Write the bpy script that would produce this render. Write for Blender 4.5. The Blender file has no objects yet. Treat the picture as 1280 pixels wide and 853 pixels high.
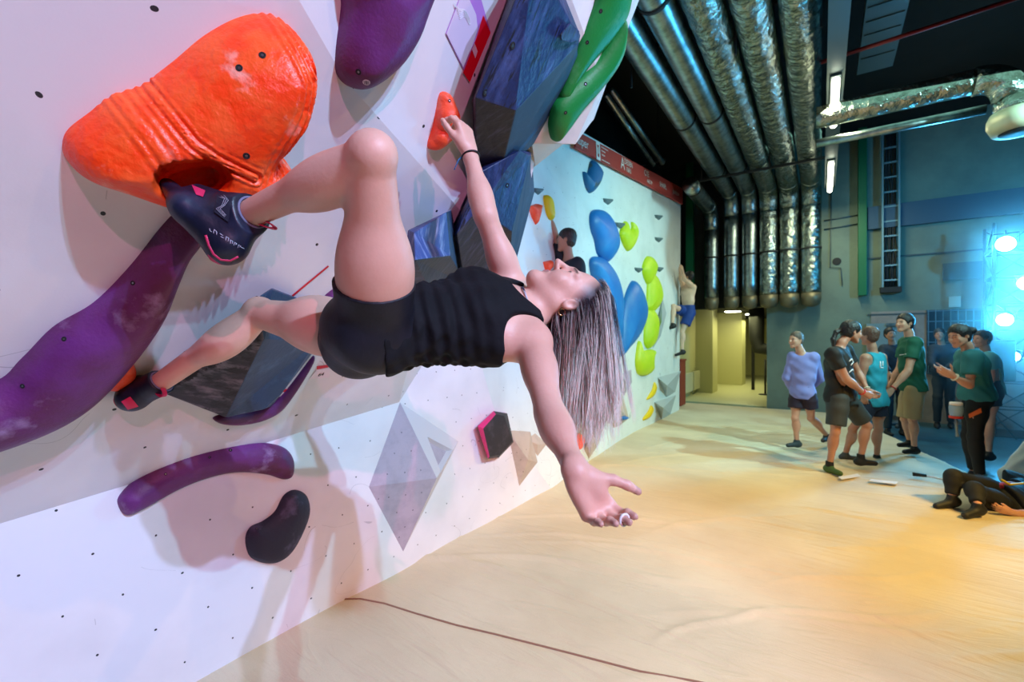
import bpy, bmesh, math, random
import numpy as np
from mathutils import Vector, Matrix
from mathutils.bvhtree import BVHTree
random.seed(7); np.random.seed(7)
S = bpy.context.scene
C = S.collection
# ------------------------------------------------------------------ camera
TH = math.radians(34.2); FPX = 568.9; CH = 1.45
cam = bpy.data.cameras.new('camera'); cam.lens = 16.0; cam.sensor_width = 36.0; cam.clip_start = .05; cam.clip_end = 80
co = bpy.data.objects.new('camera', cam); C.objects.link(co); S.camera = co
co.location = (0, 0, CH); co.rotation_euler = (math.pi/2, 0, TH)
cam.dof.use_dof = True; cam.dof.focus_distance = 1.25; cam.dof.aperture_fstop = 4.5
FW = Vector((-math.sin(TH), math.cos(TH), 0)); RT = Vector((math.cos(TH), math.sin(TH), 0)); UP = Vector((0, 0, 1)); CO = Vector((0, 0, CH))
# ------------------------------------------------------------------ world, exposure, lights
S.view_settings.view_transform = 'Standard'; S.view_settings.look = 'None'
S.view_settings.exposure = 0.22; S.view_settings.gamma = 1.0; S.view_settings.use_curve_mapping = False
S.cycles.use_denoising = True; S.cycles.max_bounces = 6; S.cycles.diffuse_bounces = 3; S.cycles.sample_clamp_indirect = 6
S.cycles.caustics_reflective = False; S.cycles.caustics_refractive = False
w = bpy.data.worlds.new('world'); S.world = w; w.use_nodes = True
w.node_tree.nodes['Background'].inputs[0].default_value = (.16, .28, .66, 1); w.node_tree.nodes['Background'].inputs[1].default_value = .30
def spot(name, loc, to, col, energy, size=60, blend=.4, rad=.06):
    l = bpy.data.lights.new(name, 'SPOT'); l.color = col; l.energy = energy; l.spot_size = math.radians(size); l.spot_blend = blend; l.shadow_soft_size = rad
    o = bpy.data.objects.new(name, l); C.objects.link(o); o.location = loc
    o.rotation_euler = (Vector(to)-Vector(loc)).to_track_quat('-Z', 'Y').to_euler(); return o
def area(name, loc, to, col, energy, sx, sy):
    l = bpy.data.lights.new(name, 'AREA'); l.shape = 'RECTANGLE'; l.size = sx; l.size_y = sy; l.color = col; l.energy = energy
    o = bpy.data.objects.new(name, l); C.objects.link(o); o.location = loc
    o.rotation_euler = (Vector(to)-Vector(loc)).to_track_quat('-Z', 'Y').to_euler(); return o
# stage spots over the hall, aimed at the climbing wall and the mat
spot('stage_spot_violet', (4.2, .3, 4.7), (-1.9, .8, 1.1), (.42, .54, 1.0), 1050, 66, .7, .04)
spot('stage_spot_pink', (3.6, -1.5, 3.5), (-1.8, .9, 1.0), (1.0, .30, .54), 430, 66, .5, .03)
spot('stage_spot_blue', (3.9, .0, 4.7), (-1.8, .6, 1.3), (.30, .76, 1.0), 760, 62, .5, .03)
spot('stage_spot_peach', (4.5, 2.0, 4.8), (-1.9, 1.6, 1.0), (1.0, .58, .28), 190, 48, .5, .03)
spot('stage_spot_orange', (3.4, 2.6, 4.4), (-.6, 4.9, .3), (1.0, .56, .14), 620, 46, .7)
spot('stage_spot_amber', (4.0, 3.4, 4.6), (.9, 3.5, 0), (1.0, .68, .17), 900, 60, .7)
spot('stage_spot_cyan', (3.0, 5.4, 3.8), (-2.4, 7.4, 1.5), (.46, .92, .94), 900, 70, .8)
spot('stage_wash_blue', (3.6, 7.6, 3.2), (2.4, 11.3, 2.2), (.04, .50, 1.0), 420, 120, .9)
spot('duct_wash_blue', (3.4, 4.6, 3.2), (-.6, 3.6, 4.7), (.06, .60, 1.0), 520, 80, .8)
area('hall_fill', (.6, 7.5, 4.4), (.3, 8.5, 0), (.40, .85, .70), 22, 1.6, 5)
area('corridor_light', (-1.8, 15.5, 2.15), (-1.8, 15.5, 0), (.95, .93, .42), 60, .6, 5)
# ------------------------------------------------------------------ helpers
def P(u, v, d): return CO + d*(FW + RT*((u-640)/FPX) + UP*((426.5-v)/FPX))
def onplane(u, v, p0, n):
    r = P(u, v, 1)-CO; t = (Vector(p0)-CO).dot(n)/r.dot(n); return CO+r*t
def hexc(r, g, b): return tuple(((c/255+.055)/1.055)**2.4 if c > 10 else c/255/12.92 for c in (r, g, b))+(1,)
MATS = {}
def mat(name, col=None, rough=.6, metal=0., noise=None, bump=0, bscale=40, bdist=.01, emit=None, spec=.5, coat=0, sss=0):
    """noise=(scale, col2, lo, hi): second colour mixed in where noise lies between lo..hi"""
    if name in MATS: return MATS[name]
    m = bpy.data.materials.new(name); m.use_nodes = True; nt = m.node_tree; b = nt.nodes['Principled BSDF']
    b.inputs['Base Color'].default_value = col; b.inputs['Roughness'].default_value = rough; b.inputs['Metallic'].default_value = metal
    b.inputs['Specular IOR Level'].default_value = spec
    if coat: b.inputs['Coat Weight'].default_value = coat
    if sss: b.inputs['Subsurface Weight'].default_value = sss; b.inputs['Subsurface Radius'].default_value = (.012, .005, .003)
    tc = nt.nodes.new('ShaderNodeTexCoord')
    if noise:
        layers = noise if isinstance(noise, list) else [noise]
        prev = None
        for sc, c2, lo, hi in layers:
            n = nt.nodes.new('ShaderNodeTexNoise'); n.inputs['Detail'].default_value = 6; n.inputs['Roughness'].default_value = .62
            if isinstance(sc, tuple):
                mp = nt.nodes.new('ShaderNodeMapping'); mp.inputs['Scale'].default_value = sc[1]; nt.links.new(tc.outputs['Object'], mp.inputs[0]); nt.links.new(mp.outputs[0], n.inputs['Vector']); n.inputs['Scale'].default_value = sc[0]
            else: n.inputs['Scale'].default_value = sc; nt.links.new(tc.outputs['Object'], n.inputs['Vector'])
            mr = nt.nodes.new('ShaderNodeMapRange'); mr.inputs[1].default_value = lo; mr.inputs[2].default_value = hi; nt.links.new(n.outputs[0], mr.inputs[0])
            mx = nt.nodes.new('ShaderNodeMix'); mx.data_type = 'RGBA'; mx.inputs[7].default_value = c2; nt.links.new(mr.outputs[0], mx.inputs[0])
            if prev: nt.links.new(prev, mx.inputs[6])
            else: mx.inputs[6].default_value = col
            prev = mx.outputs[2]
        nt.links.new(prev, b.inputs['Base Color'])
    if bump:
        n = nt.nodes.new('ShaderNodeTexNoise'); n.inputs['Scale'].default_value = bscale; n.inputs['Detail'].default_value = 5; nt.links.new(tc.outputs['Object'], n.inputs['Vector'])
        bp = nt.nodes.new('ShaderNodeBump'); bp.inputs['Strength'].default_value = bump; bp.inputs['Distance'].default_value = bdist
        nt.links.new(n.outputs[0], bp.inputs['Height']); nt.links.new(bp.outputs[0], b.inputs['Normal'])
    if emit: b.inputs['Emission Color'].default_value = emit[0]; b.inputs['Emission Strength'].default_value = emit[1]
    MATS[name] = m; return m
def wallmat(name, col, sx, sy, r=.0055, ox=0., oy=0.):
    """painted plywood: bolt holes on a grid (UV in metres), scuffs and thin scratches"""
    m = bpy.data.materials.new(name); m.use_nodes = True; nt = m.node_tree; b = nt.nodes['Principled BSDF']; N = nt.nodes.new; L = nt.links.new
    uv = N('ShaderNodeUVMap'); sp = N('ShaderNodeSeparateXYZ'); L(uv.outputs[0], sp.inputs[0])
    def M(op, a, c=None):
        n = N('ShaderNodeMath'); n.operation = op
        for i, x in enumerate((a, c)):
            if x is None: continue
            if isinstance(x, (int, float)): n.inputs[i].default_value = x
            else: L(x, n.inputs[i])
        return n.outputs[0]
    wn = N('ShaderNodeTexNoise'); wn.inputs['Scale'].default_value = 3.1; L(uv.outputs[0], wn.inputs['Vector']); wb = M('MULTIPLY', wn.outputs[0], .5)
    rowi = M('FLOOR', M('ADD', M('DIVIDE', sp.outputs[1], sy), oy))
    stag = M('MULTIPLY', M('MODULO', rowi, 2.), .5)
    fx = M('MULTIPLY', M('SUBTRACT', M('FRACT', M('ADD', M('ADD', M('ADD', M('DIVIDE', sp.outputs[0], sx), stag), 100+ox), wb)), .5), sx)
    fy = M('MULTIPLY', M('SUBTRACT', M('FRACT', M('ADD', M('DIVIDE', sp.outputs[1], sy), 100+oy)), .5), sy)
    dd = M('SQRT', M('ADD', M('MULTIPLY', fx, fx), M('MULTIPLY', fy, fy)))
    hole = M('LESS_THAN', dd, r)
    def scr(scale, rot, th, sxx):
        mp = N('ShaderNodeMapping'); mp.inputs['Rotation'].default_value = (0, 0, rot); mp.inputs['Scale'].default_value = (sxx, 1, 1); L(uv.outputs[0], mp.inputs[0])
        v = N('ShaderNodeTexNoise'); v.inputs['Scale'].default_value = scale; v.inputs['Detail'].default_value = 1.0; L(mp.outputs[0], v.inputs['Vector'])
        a = M('ABSOLUTE', M('SUBTRACT', v.outputs[0], .5)); ln = M('LESS_THAN', a, th)
        g = N('ShaderNodeTexNoise'); g.inputs['Scale'].default_value = 2.3; L(mp.outputs[0], g.inputs['Vector']); gt = M('GREATER_THAN', g.outputs[0], .60)
        return M('MULTIPLY', ln, gt)
    s1 = M('MAXIMUM', scr(3.2, .7, .0016, .8), scr(5., -.5, .0014, .4))
    n = N('ShaderNodeTexNoise'); n.inputs['Scale'].default_value = 2.2; n.inputs['Detail'].default_value = 7; L(uv.outputs[0], n.inputs['Vector'])
    mr = N('ShaderNodeMapRange'); mr.inputs[1].default_value = .45; mr.inputs[2].default_value = .75; L(n.outputs[0], mr.inputs[0])
    def mix(f, a, c):
        x = N('ShaderNodeMix'); x.data_type = 'RGBA'; L(f, x.inputs[0])
        if isinstance(a, tuple): x.inputs[6].default_value = a
        else: L(a, x.inputs[6])
        x.inputs[7].default_value = c; return x.outputs[2]
    c1 = mix(mr.outputs[0], col, tuple(x*.86 for x in col[:3])+(1,))
    c2 = mix(M('MULTIPLY', s1, .35), c1, (.16, .15, .17, 1))
    c3 = mix(hole, c2, (.02, .02, .025, 1)); L(c3, b.inputs['Base Color'])
    b.inputs['Roughness'].default_value = .62
    bn = N('ShaderNodeTexNoise'); bn.inputs['Scale'].default_value = 160; L(uv.outputs[0], bn.inputs['Vector'])
    hh = M('SUBTRACT', M('MULTIPLY', bn.outputs[0], .12), hole)
    bp = N('ShaderNodeBump'); bp.inputs['Strength'].default_value = .25; bp.inputs['Distance'].default_value = .004; L(hh, bp.inputs['Height']); L(bp.outputs[0], b.inputs['Normal'])
    return m
def ob(name, verts, faces, m=None, parent=None, smooth=False, mats=None, loc=None, bevel=0, seg=2):
    me = bpy.data.meshes.new(name); me.from_pydata([tuple(v) for v in verts], [], faces); me.validate(); me.update()
    o = bpy.data.objects.new(name, me); C.objects.link(o)
    if m: me.materials.append(m)
    for x in mats or []: me.materials.append(x)
    if smooth: me.polygons.foreach_set('use_smooth', [True]*len(me.polygons))
    if parent is not None: o.parent = parent
    if loc is not None: o.location = loc
    if bevel:
        b = o.modifiers.new('bevel', 'BEVEL'); b.width = bevel; b.segments = seg; b.limit_method = 'ANGLE'
    return o
def tag(o, label=None, cat=None, group=None, kind=None):
    if label: o['label'] = label
    if cat: o['category'] = cat
    if group: o['group'] = group
    if kind: o['kind'] = kind
    return o
def empty(name, loc, label=None, cat=None, group=None, M=None):
    o = bpy.data.objects.new(name, None); o.empty_display_size = .05; C.objects.link(o)
    if M is not None: o.matrix_world = M
    else: o.location = loc
    return tag(o, label, cat, group)
class MB:
    """collects shapes into one mesh"""
    def __init__(s): s.v = []; s.f = []; s.mi = []; s.cm = 0
    def add(s, vs, fs):
        k = len(s.v); s.v += [Vector(v) for v in vs]; s.f += [tuple(i+k for i in f) for f in fs]; s.mi += [s.cm]*len(fs); return s
    def box(s, a, b):
        (x0, y0, z0), (x1, y1, z1) = a, b
        return s.add([(x0,y0,z0),(x1,y0,z0),(x1,y1,z0),(x0,y1,z0),(x0,y0,z1),(x1,y0,z1),(x1,y1,z1),(x0,y1,z1)],
              [(0,3,2,1),(4,5,6,7),(0,1,5,4),(1,2,6,5),(2,3,7,6),(3,0,4,7)])
    def tube(s, pts, r, n=12, cap=True, closed=False):
        pts = [Vector(p) for p in pts]; rs = r if isinstance(r, (list, tuple)) else [r]*len(pts); vs = []; fs = []
        t0 = (pts[1]-pts[0]).normalized(); a = t0.orthogonal().normalized()
        m = len(pts)
        for i, p in enumerate(pts):
            t = ((pts[(i+1) % m] if closed or i < m-1 else p)-(pts[i-1] if closed or i > 0 else p)).normalized()
            a = (a-t*a.dot(t)).normalized(); b = t.cross(a)
            for k in range(n):
                q = 2*math.pi*k/n; vs.append(p+(a*math.cos(q)+b*math.sin(q))*rs[i])
        for i in range(m if closed else m-1):
            for k in range(n):
                j = (i+1) % m; fs.append((i*n+k, i*n+(k+1) % n, j*n+(k+1) % n, j*n+k))
        if cap and not closed: fs += [tuple(range(n))[::-1], tuple((m-1)*n+k for k in range(n))]
        return s.add(vs, fs)
    def lathe(s, prof, n=24, M=None):
        vs = []; fs = []; m = len(prof)
        for r, z in prof:
            for k in range(n):
                q = 2*math.pi*k/n; p = Vector((r*math.cos(q), r*math.sin(q), z)); vs.append(M @ p if M else p)
        for i in range(m-1):
            for k in range(n): fs.append((i*n+k, i*n+(k+1) % n, (i+1)*n+(k+1) % n, (i+1)*n+k))
        fs += [tuple(range(n))[::-1], tuple((m-1)*n+k for k in range(n))]
        return s.add(vs, fs)
    def build(s, name, m, parent=None, smooth=False, **k):
        o = ob(name, s.v, s.f, None if isinstance(m, list) else m, parent, smooth, mats=m if isinstance(m, list) else None, **k)
        if isinstance(m, list): o.data.polygons.foreach_set('material_index', s.mi)
        return o
def autosmooth(o, ang=35):
    me = o.data; me.polygons.foreach_set('use_smooth', [True]*len(me.polygons))
    me.set_sharp_from_angle(angle=math.radians(ang)); return o
# ------------------------------------------------------------------ implicit-surface engine
class Vol:
    def __init__(s, lo, hi, res):
        s.lo = np.array(lo, float); s.res = res; s.n = np.ceil((np.array(hi, float)-s.lo)/res).astype(int)+1
        s.D = np.full(s.n, 1.0, np.float32)
    def sl(s, lo, hi):
        a = np.clip(np.floor((np.array(lo)-s.lo)/s.res).astype(int), 0, s.n-1); b = np.clip(np.ceil((np.array(hi)-s.lo)/s.res).astype(int)+1, 0, s.n)
        if (b <= a).any(): return None, None
        ax = [(s.lo[i]+s.res*np.arange(a[i], b[i])).astype(np.float32) for i in range(3)]
        return (slice(a[0], b[0]), slice(a[1], b[1]), slice(a[2], b[2])), (ax[0][:, None, None], ax[1][None, :, None], ax[2][None, None, :])
    def comb(s, sl, d, k, op):
        A = s.D[sl]
        if op == 'sub': d = -d; 
        if op == 'add':
            if k <= 0: s.D[sl] = np.minimum(A, d)
            else:
                h = np.maximum(k-np.abs(A-d), 0)/k; s.D[sl] = np.minimum(A, d)-h*h*k*.25
        else:
            if k <= 0: s.D[sl] = np.maximum(A, d)
            else:
                h = np.maximum(k-np.abs(A-d), 0)/k; s.D[sl] = np.maximum(A, d)+h*h*k*.25
    def cap(s, a, b, ra, rb=None, k=.02, flat=None, op='add'):
        """tapered capsule; flat=(axis, factor) squeezes or widens it along that axis"""
        rb = ra if rb is None else rb; a = np.array(a, float); b = np.array(b, float)
        fw = max(1, flat[1]) if flat else 1; R = max(ra, rb)*fw+k+2*s.res
        sl, g = s.sl(np.minimum(a, b)-R, np.maximum(a, b)+R)
        if sl is None: return
        px, py, pz = g[0]-a[0], g[1]-a[1], g[2]-a[2]; ab = b-a; q = 1
        if flat:
            w = np.array(flat[0], float); w /= np.linalg.norm(w); f = flat[1]; dw = (px*w[0]+py*w[1]+pz*w[2])*(1/f-1)
            px = px+dw*w[0]; py = py+dw*w[1]; pz = pz+dw*w[2]; ab = ab+w*(ab@w)*(1/f-1); q = min(1, f)
        L2 = max(ab@ab, 1e-9); t = np.clip((px*ab[0]+py*ab[1]+pz*ab[2])/L2, 0, 1)
        d = np.sqrt((px-t*ab[0])**2+(py-t*ab[1])**2+(pz-t*ab[2])**2)-(ra+(rb-ra)*t)
        s.comb(sl, (d*q).astype(np.float32), k, op)
    def ell(s, c, M, r, k=.02, op='add'):
        """ellipsoid: centre, rows of M = axes, radii"""
        c = np.array(c, float); M = np.array([list(m) for m in M], float); r = np.array(r, float); R = r.max()+k+2*s.res
        sl, g = s.sl(c-R, c+R)
        if sl is None: return
        px, py, pz = g[0]-c[0], g[1]-c[1], g[2]-c[2]
        q = [(px*M[i][0]+py*M[i][1]+pz*M[i][2])/r[i] for i in range(3)]
        k0 = np.sqrt(q[0]**2+q[1]**2+q[2]**2); k1 = np.sqrt((q[0]/r[0])**2+(q[1]/r[1])**2+(q[2]/r[2])**2)
        s.comb(sl, (k0*(k0-1)/np.maximum(k1, 1e-6)).astype(np.float32), k, op)
    def cut(s, p, n, k=0):
        """remove everything on the side n points to"""
        n = np.array(n, float); n /= np.linalg.norm(n); p = np.array(p, float)
        sl, g = s.sl(s.lo, s.lo+s.res*s.n)
        d = ((g[0]-p[0])*n[0]+(g[1]-p[1])*n[1]+(g[2]-p[2])*n[2]).astype(np.float32); s.comb(sl, d, k, 'int')
    def mesh(s, smooth=1):
        D = s.D; D[0], D[-1] = 1, 1; D[:, 0], D[:, -1] = 1, 1; D[:, :, 0], D[:, :, -1] = 1, 1
        I = D < 0; n = np.array(D.shape)-1; cnt = np.zeros(n, np.int8)
        for i in (0, 1):
            for j in (0, 1):
                for k in (0, 1): cnt += I[i:n[0]+i, j:n[1]+j, k:n[2]+k]
        ci = np.argwhere((cnt > 0) & (cnt < 8)); idx = np.full(n, -1, np.int32); idx[tuple(ci.T)] = np.arange(len(ci))
        acc = np.zeros((len(ci), 3)); num = np.zeros(len(ci))
        cs = [(i, j, k) for i in (0, 1) for j in (0, 1) for k in (0, 1)]; vals = {c: D[ci[:, 0]+c[0], ci[:, 1]+c[1], ci[:, 2]+c[2]].astype(float) for c in cs}
        for c in cs:
            for ax in range(3):
                if c[ax] == 0:
                    e = list(c); e[ax] = 1; A = vals[c]; B = vals[tuple(e)]; m = (A < 0) != (B < 0); t = np.where(m, A/np.where(m, A-B, 1), 0)
                    p = np.array(c, float)[None].repeat(len(ci), 0); p[:, ax] += t; acc += p*m[:, None]; num += m
        V = (ci+acc/num[:, None])*s.res+s.lo; F = []
        for ax in range(3):
            sa = [slice(None)]*3; sb = [slice(None)]*3; sa[ax] = slice(0, -1); sb[ax] = slice(1, None)
            X = I[tuple(sa)] != I[tuple(sb)]; e = np.argwhere(X); e = e[(e > 0).all(1) if False else np.ones(len(e), bool)]
            o1, o2 = [a for a in range(3) if a != ax]
            e = e[(e[:, o1] > 0) & (e[:, o2] > 0) & (e[:, o1] < n[o1]) & (e[:, o2] < n[o2])]
            def cc(a, b):
                q = e.copy(); q[:, o1] -= a; q[:, o2] -= b; return idx[tuple(q.T)]
            f = np.stack([cc(1, 1), cc(0, 1), cc(0, 0), cc(1, 0)], 1); ins = I[tuple(e.T)]
            if ax == 1: ins = ~ins
            f[~ins] = f[~ins][:, ::-1]; F.append(f)
        F = np.concatenate(F)
        if smooth:
            E = np.concatenate([F[:, [0, 1]], F[:, [1, 2]], F[:, [2, 3]], F[:, [3, 0]]]); deg = np.maximum(np.bincount(E.ravel(), minlength=len(V)), 1)[:, None]
            for _ in range(smooth):
                for lam in (.5, -.45):
                    a = np.stack([np.bincount(E[:, 0], V[E[:, 1], i], len(V))+np.bincount(E[:, 1], V[E[:, 0], i], len(V)) for i in range(3)], 1)/deg; V = V+(a-V)*lam
        return V, F
    def build(s, name, m, parent=None, smooth=1, M=None, base=None):
        V, F = s.mesh(smooth); me = bpy.data.meshes.new(name)
        if base is not None: V = V-np.array(base)
        me.vertices.add(len(V)); me.vertices.foreach_set('co', V.astype(np.float32).ravel()); me.loops.add(F.size); me.loops.foreach_set('vertex_index', F.astype(np.int32).ravel())
        me.polygons.add(len(F)); me.polygons.foreach_set('loop_start', np.arange(0, F.size, 4, dtype=np.int32)); me.polygons.foreach_set('use_smooth', np.ones(len(F), bool)); me.update(calc_edges=True); me.validate()
        for x in (m if isinstance(m, list) else [m]): me.materials.append(x)
        o = bpy.data.objects.new(name, me); C.objects.link(o)
        if parent is not None: o.parent = parent
        if M is not None: o.matrix_world = M
        elif base is not None: o.location = base
        return o
# ------------------------------------------------------------------ room shell
def struct(o): o['kind'] = 'structure'; return o
m_floor = mat('dark blue hall floor', hexc(40, 92, 110), .45, noise=(3, hexc(30, 72, 92), .4, .6))
m_hallfloor = mat('pale corridor floor', hexc(190, 190, 150), .5)
m_ceil = mat('dark soffit', hexc(14, 17, 19), .9, noise=(2, hexc(9, 11, 12), .4, .6))
m_back = mat('grey painted block wall', hexc(112, 128, 116), .8, noise=(1.5, hexc(98, 112, 104), .4, .65), bump=.15, bscale=60)
m_dark = mat('dark hall wall', hexc(42, 50, 50), .85, noise=(1.5, hexc(30, 36, 38), .4, .6))
m_cream = mat('cream corridor wall', hexc(200, 198, 150), .8)
m_black = mat('matt black', hexc(22, 24, 27), .7)
m_steel = mat('galvanised steel', hexc(165, 175, 175), .34, 1.0, noise=(9, hexc(120, 130, 130), .4, .65), bump=.1, bscale=20)
struct(MB().box((-3.2, -6, -.3), (6.5, 11.5, -.06)).build('floor', m_floor))
struct(MB().box((-3.2, 11.5, -.3), (1.2, 24, -.005)).build('floor_corridor', m_hallfloor))
struct(MB().box((-3.2, -6, 5.6), (6.5, 11.7, 5.8)).build('ceiling', m_ceil))
struct(MB().box((-3.4, -6, -.3), (-3.2, 11.4, 5.6)).build('wall_left_rear', m_dark))
struct(MB().box((6.5, -6, -.3), (6.7, 11.7, 5.6)).build('wall_right', m_dark))
struct(MB().box((-3.4, -6.2, -.3), (6.7, -6, 5.6)).build('wall_front', m_dark))
BY = 11.3
wb = MB()
wb.box((-.98, BY, -.3), (6.7, BY+.3, 5.6))
struct(wb.build('wall_back', m_back))
struct(MB().box((-3.4, BY, 2.2), (-.98, BY+.3, 5.6)).build('wall_back_lintel', m_dark))
wc = MB(); wc.box((-3.1, BY, -.1), (-2.95, 22, 2.4)); wc.box((-2.95, 21.8, -.1), (.6, 22, 2.4)); wc.box((.4, BY+.3, -.1), (.6, 21.8, 2.4)); wc.box((-2.95, 13.6, -.1), (-2.5, 14.3, 2.4)); wc.box((-2.95, 16.6, -.1), (-2.15, 17.4, 2.4))
struct(wc.build('wall_corridor', m_cream))
struct(MB().box((-3.1, BY+.3, 2.4), (.6, 22, 2.5)).build('ceiling_corridor', m_ceil))
# ------------------------------------------------------------------ climbing walls
KX = -2.22
def PK(u, v, x=KX): return onplane(u, v, (x, 0, 0), Vector((1, 0, 0)))
def plane3(a, b, c):
    n = (b-a).cross(c-a).normalized(); return a, (n if n.x > 0 else -n)
_a, _n = Vector((-2.2, 0, .95)), Vector((1, 0, -.94)).normalized()
PL0 = plane3(PK(0, 655), PK(499, 503), onplane(250, 0, _a, _n))       # main overhanging plane
def PO(u, v, h=0): return onplane(u, v, PL0[0]+PL0[1]*h, PL0[1])
PL1 = plane3(PO(430, 98), PO(564, 250), PO(860, -90, -.40))             # right-hand facet
def PQ(u, v): return onplane(u, v, *PL1)
PL2 = plane3(PO(564, 250), PK(529, 455), PK(602, 458))
def facet_obj(name, verts, faces, m, fix=None):
    me = bpy.data.meshes.new(name); me.from_pydata([tuple(v) for v in verts], [], faces)
    uvl = me.uv_layers.new(name='UVMap')
    for p in me.polygons:
        n = p.normal; ey = Vector((0, 1, 0)); ey = (ey-n*ey.dot(n)).normalized(); ez = n.cross(ey)
        for li in p.loop_indices:
            c = me.vertices[me.loops[li].vertex_index].co; uvl.data[li].uv = (c.dot(ey), c.dot(ez))
    o = bpy.data.objects.new(name, me); C.objects.link(o)
    for x in (m if isinstance(m, list) else [m]): me.materials.append(x)
    return o
m_wall = wallmat('white painted plywood', hexc(226, 222, 226), .30, .24, .0058)
m_kick = wallmat('white painted kick panel', hexc(234, 230, 234), .19, .19, .0042)
m_wall2 = wallmat('white painted far panel', hexc(226, 232, 230), .25, .25, .004)
V = [PK(-420, 780), PK(0, 655), PK(499, 503), PK(529, 455), PK(602, 458), PK(618, 513),      # 0-5 kick panel top
     (KX, -1.2, -.06), (KX, .8, -.06), (KX, 3.1, -.06), PK(652, 632)]                                  # 6-9 base
V[9] = Vector((KX, 4.0, -.06))
faces = [(6, 7, 1, 0), (7, 8, 2, 1), (8, 9, 5, 2), (2, 5, 4, 3)]
k1 = facet_obj('wall_left_kick', V, faces, m_kick); struct(k1)
V = [PK(-420, 780), PK(0, 655), PK(499, 503), PK(529, 455), PK(602, 458),                   # 0-4
     PO(-420, -260), PO(322, -90), PO(430, 98), PO(564, 250),                                # 5-8
     PQ(404, -90), PQ(860, -90), PQ(672, 185), onplane(640, 340, *PL2)]                      # 9-12
faces = [(0, 1, 2, 8, 7, 6, 5), (2, 3, 8), (6, 7, 9), (7, 8, 11, 10, 9), (8, 12, 11), (8, 3, 4, 12)]
# return behind the panel so it reads as a built wall from the side
k = len(V); V += [PK(602, 458)+Vector((-.5, .1, 0)), V[12]+Vector((-.6, .1, .1)), V[11]+Vector((-.6, .1, .1)), V[10]+Vector((-.6, .1, .1))]
faces += [(4, k, k+1, 12), (12, k+1, k+2, 11), (11, k+2, k+3, 10)]
k2 = facet_obj('wall_left', V, faces, m_wall); struct(k2)
# far vertical wall
fb = [Vector((KX, 4.0, 0)), Vector((-2.33, 5.1, 0)), Vector((-2.47, 6.6, 0)), Vector((-2.49, 9.97, 0))]
ft = [onplane(590, 60, (-2.4, 0, 0), Vector((1, 0, 0))), P(706, 152, 5.25), P(727, 168, 5.35), P(851, 237, 9.62)]
mid = [Vector((KX, 4.0, 1.3)), None, None, None]
fb = [Vector((p.x, p.y, -.06)) for p in fb]
V = [fb[0], fb[1], fb[2], fb[3], P(851, 237, 9.62), P(712, 156, 5.3), P(602, 60, 4.2), PK(618, 513)+Vector((0, 0, 0)), PK(602, 458), Vector((-2.9, 10.1, 0)), Vector((-2.9, 10.1, 4.66)), P(722, 275, 5.45)]
faces = [(0, 1, 11, 7), (7, 11, 8), (8, 11, 6), (6, 11, 5), (1, 2, 11), (2, 3, 11), (3, 4, 11), (11, 4, 5), (3, 9, 10, 4)]
k3 = facet_obj('wall_left_far', V, faces, m_wall2); struct(k3)
def bvh_of(o):
    return BVHTree.FromPolygons([o.matrix_world @ v.co for v in o.data.vertices], [tuple(p.vertices) for p in o.data.polygons])
BV = {'near': [bvh_of(k1), bvh_of(k2)], 'far': [bvh_of(k3)], 'all': [bvh_of(k1), bvh_of(k2), bvh_of(k3)]}
def hit(u, v, which='all'):
    r = (P(u, v, 1)-CO).normalized(); best = None
    for b in BV[which]:
        p, n, i, d = b.ray_cast(CO, r)
        if p is not None and (best is None or d < best[2]): best = (p, n if n.dot(r) < 0 else -n, d)
    if best is None:
        p = PO(u, v); best = (p, Vector((1, 0, -.94)).normalized(), 0)
    return best[0], best[1]
# ------------------------------------------------------------------ mat
mm = bpy.data.materials.new('cream crash mat cover'); mm.use_nodes = True; nt = mm.node_tree; b = nt.nodes['Principled BSDF']; b.inputs['Roughness'].default_value = .75
tc = nt.nodes.new('ShaderNodeTexCoord'); n1 = nt.nodes.new('ShaderNodeTexNoise'); n1.inputs['Scale'].default_value = 250; n1.inputs['Detail'].default_value = 3; nt.links.new(tc.outputs['Object'], n1.inputs['Vector'])
n2 = nt.nodes.new('ShaderNodeTexNoise'); n2.inputs['Scale'].default_value = 1.1; n2.inputs['Detail'].default_value = 5; nt.links.new(tc.outputs['Object'], n2.inputs['Vector'])
ad = nt.nodes.new('ShaderNodeMath'); ad.operation = 'MULTIPLY'; ad.inputs[1].default_value = .3; nt.links.new(n1.outputs[0], ad.inputs[0])
a2 = nt.nodes.new('ShaderNodeMath'); a2.operation = 'ADD'; nt.links.new(ad.outputs[0], a2.inputs[0]); nt.links.new(n2.outputs[0], a2.inputs[1])
mr = nt.nodes.new('ShaderNodeMapRange'); mr.inputs[1].default_value = .5; mr.inputs[2].default_value = .85; nt.links.new(a2.outputs[0], mr.inputs[0])
mx = nt.nodes.new('ShaderNodeMix'); mx.data_type = 'RGBA'; mx.inputs[6].default_value = hexc(226, 210, 180); mx.inputs[7].default_value = hexc(206, 188, 158); nt.links.new(mr.outputs[0], mx.inputs[0]); nt.links.new(mx.outputs[2], b.inputs['Base Color'])
bp = nt.nodes.new('ShaderNodeBump'); bp.inputs['Strength'].default_value = .3; bp.inputs['Distance'].default_value = .002; nt.links.new(n1.outputs[0], bp.inputs['Height'])
mp = nt.nodes.new('ShaderNodeMapping'); mp.inputs['Rotation'].default_value = (0, 0, -.45); mp.inputs['Scale'].default_value = (.8, 4.2, 1); nt.links.new(tc.outputs['Object'], mp.inputs[0])
n3 = nt.nodes.new('ShaderNodeTexNoise'); n3.inputs['Scale'].default_value = 1.5; n3.inputs['Detail'].default_value = 4; n3.inputs['Distortion'].default_value = 1.2; nt.links.new(mp.outputs[0], n3.inputs['Vector'])
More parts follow.
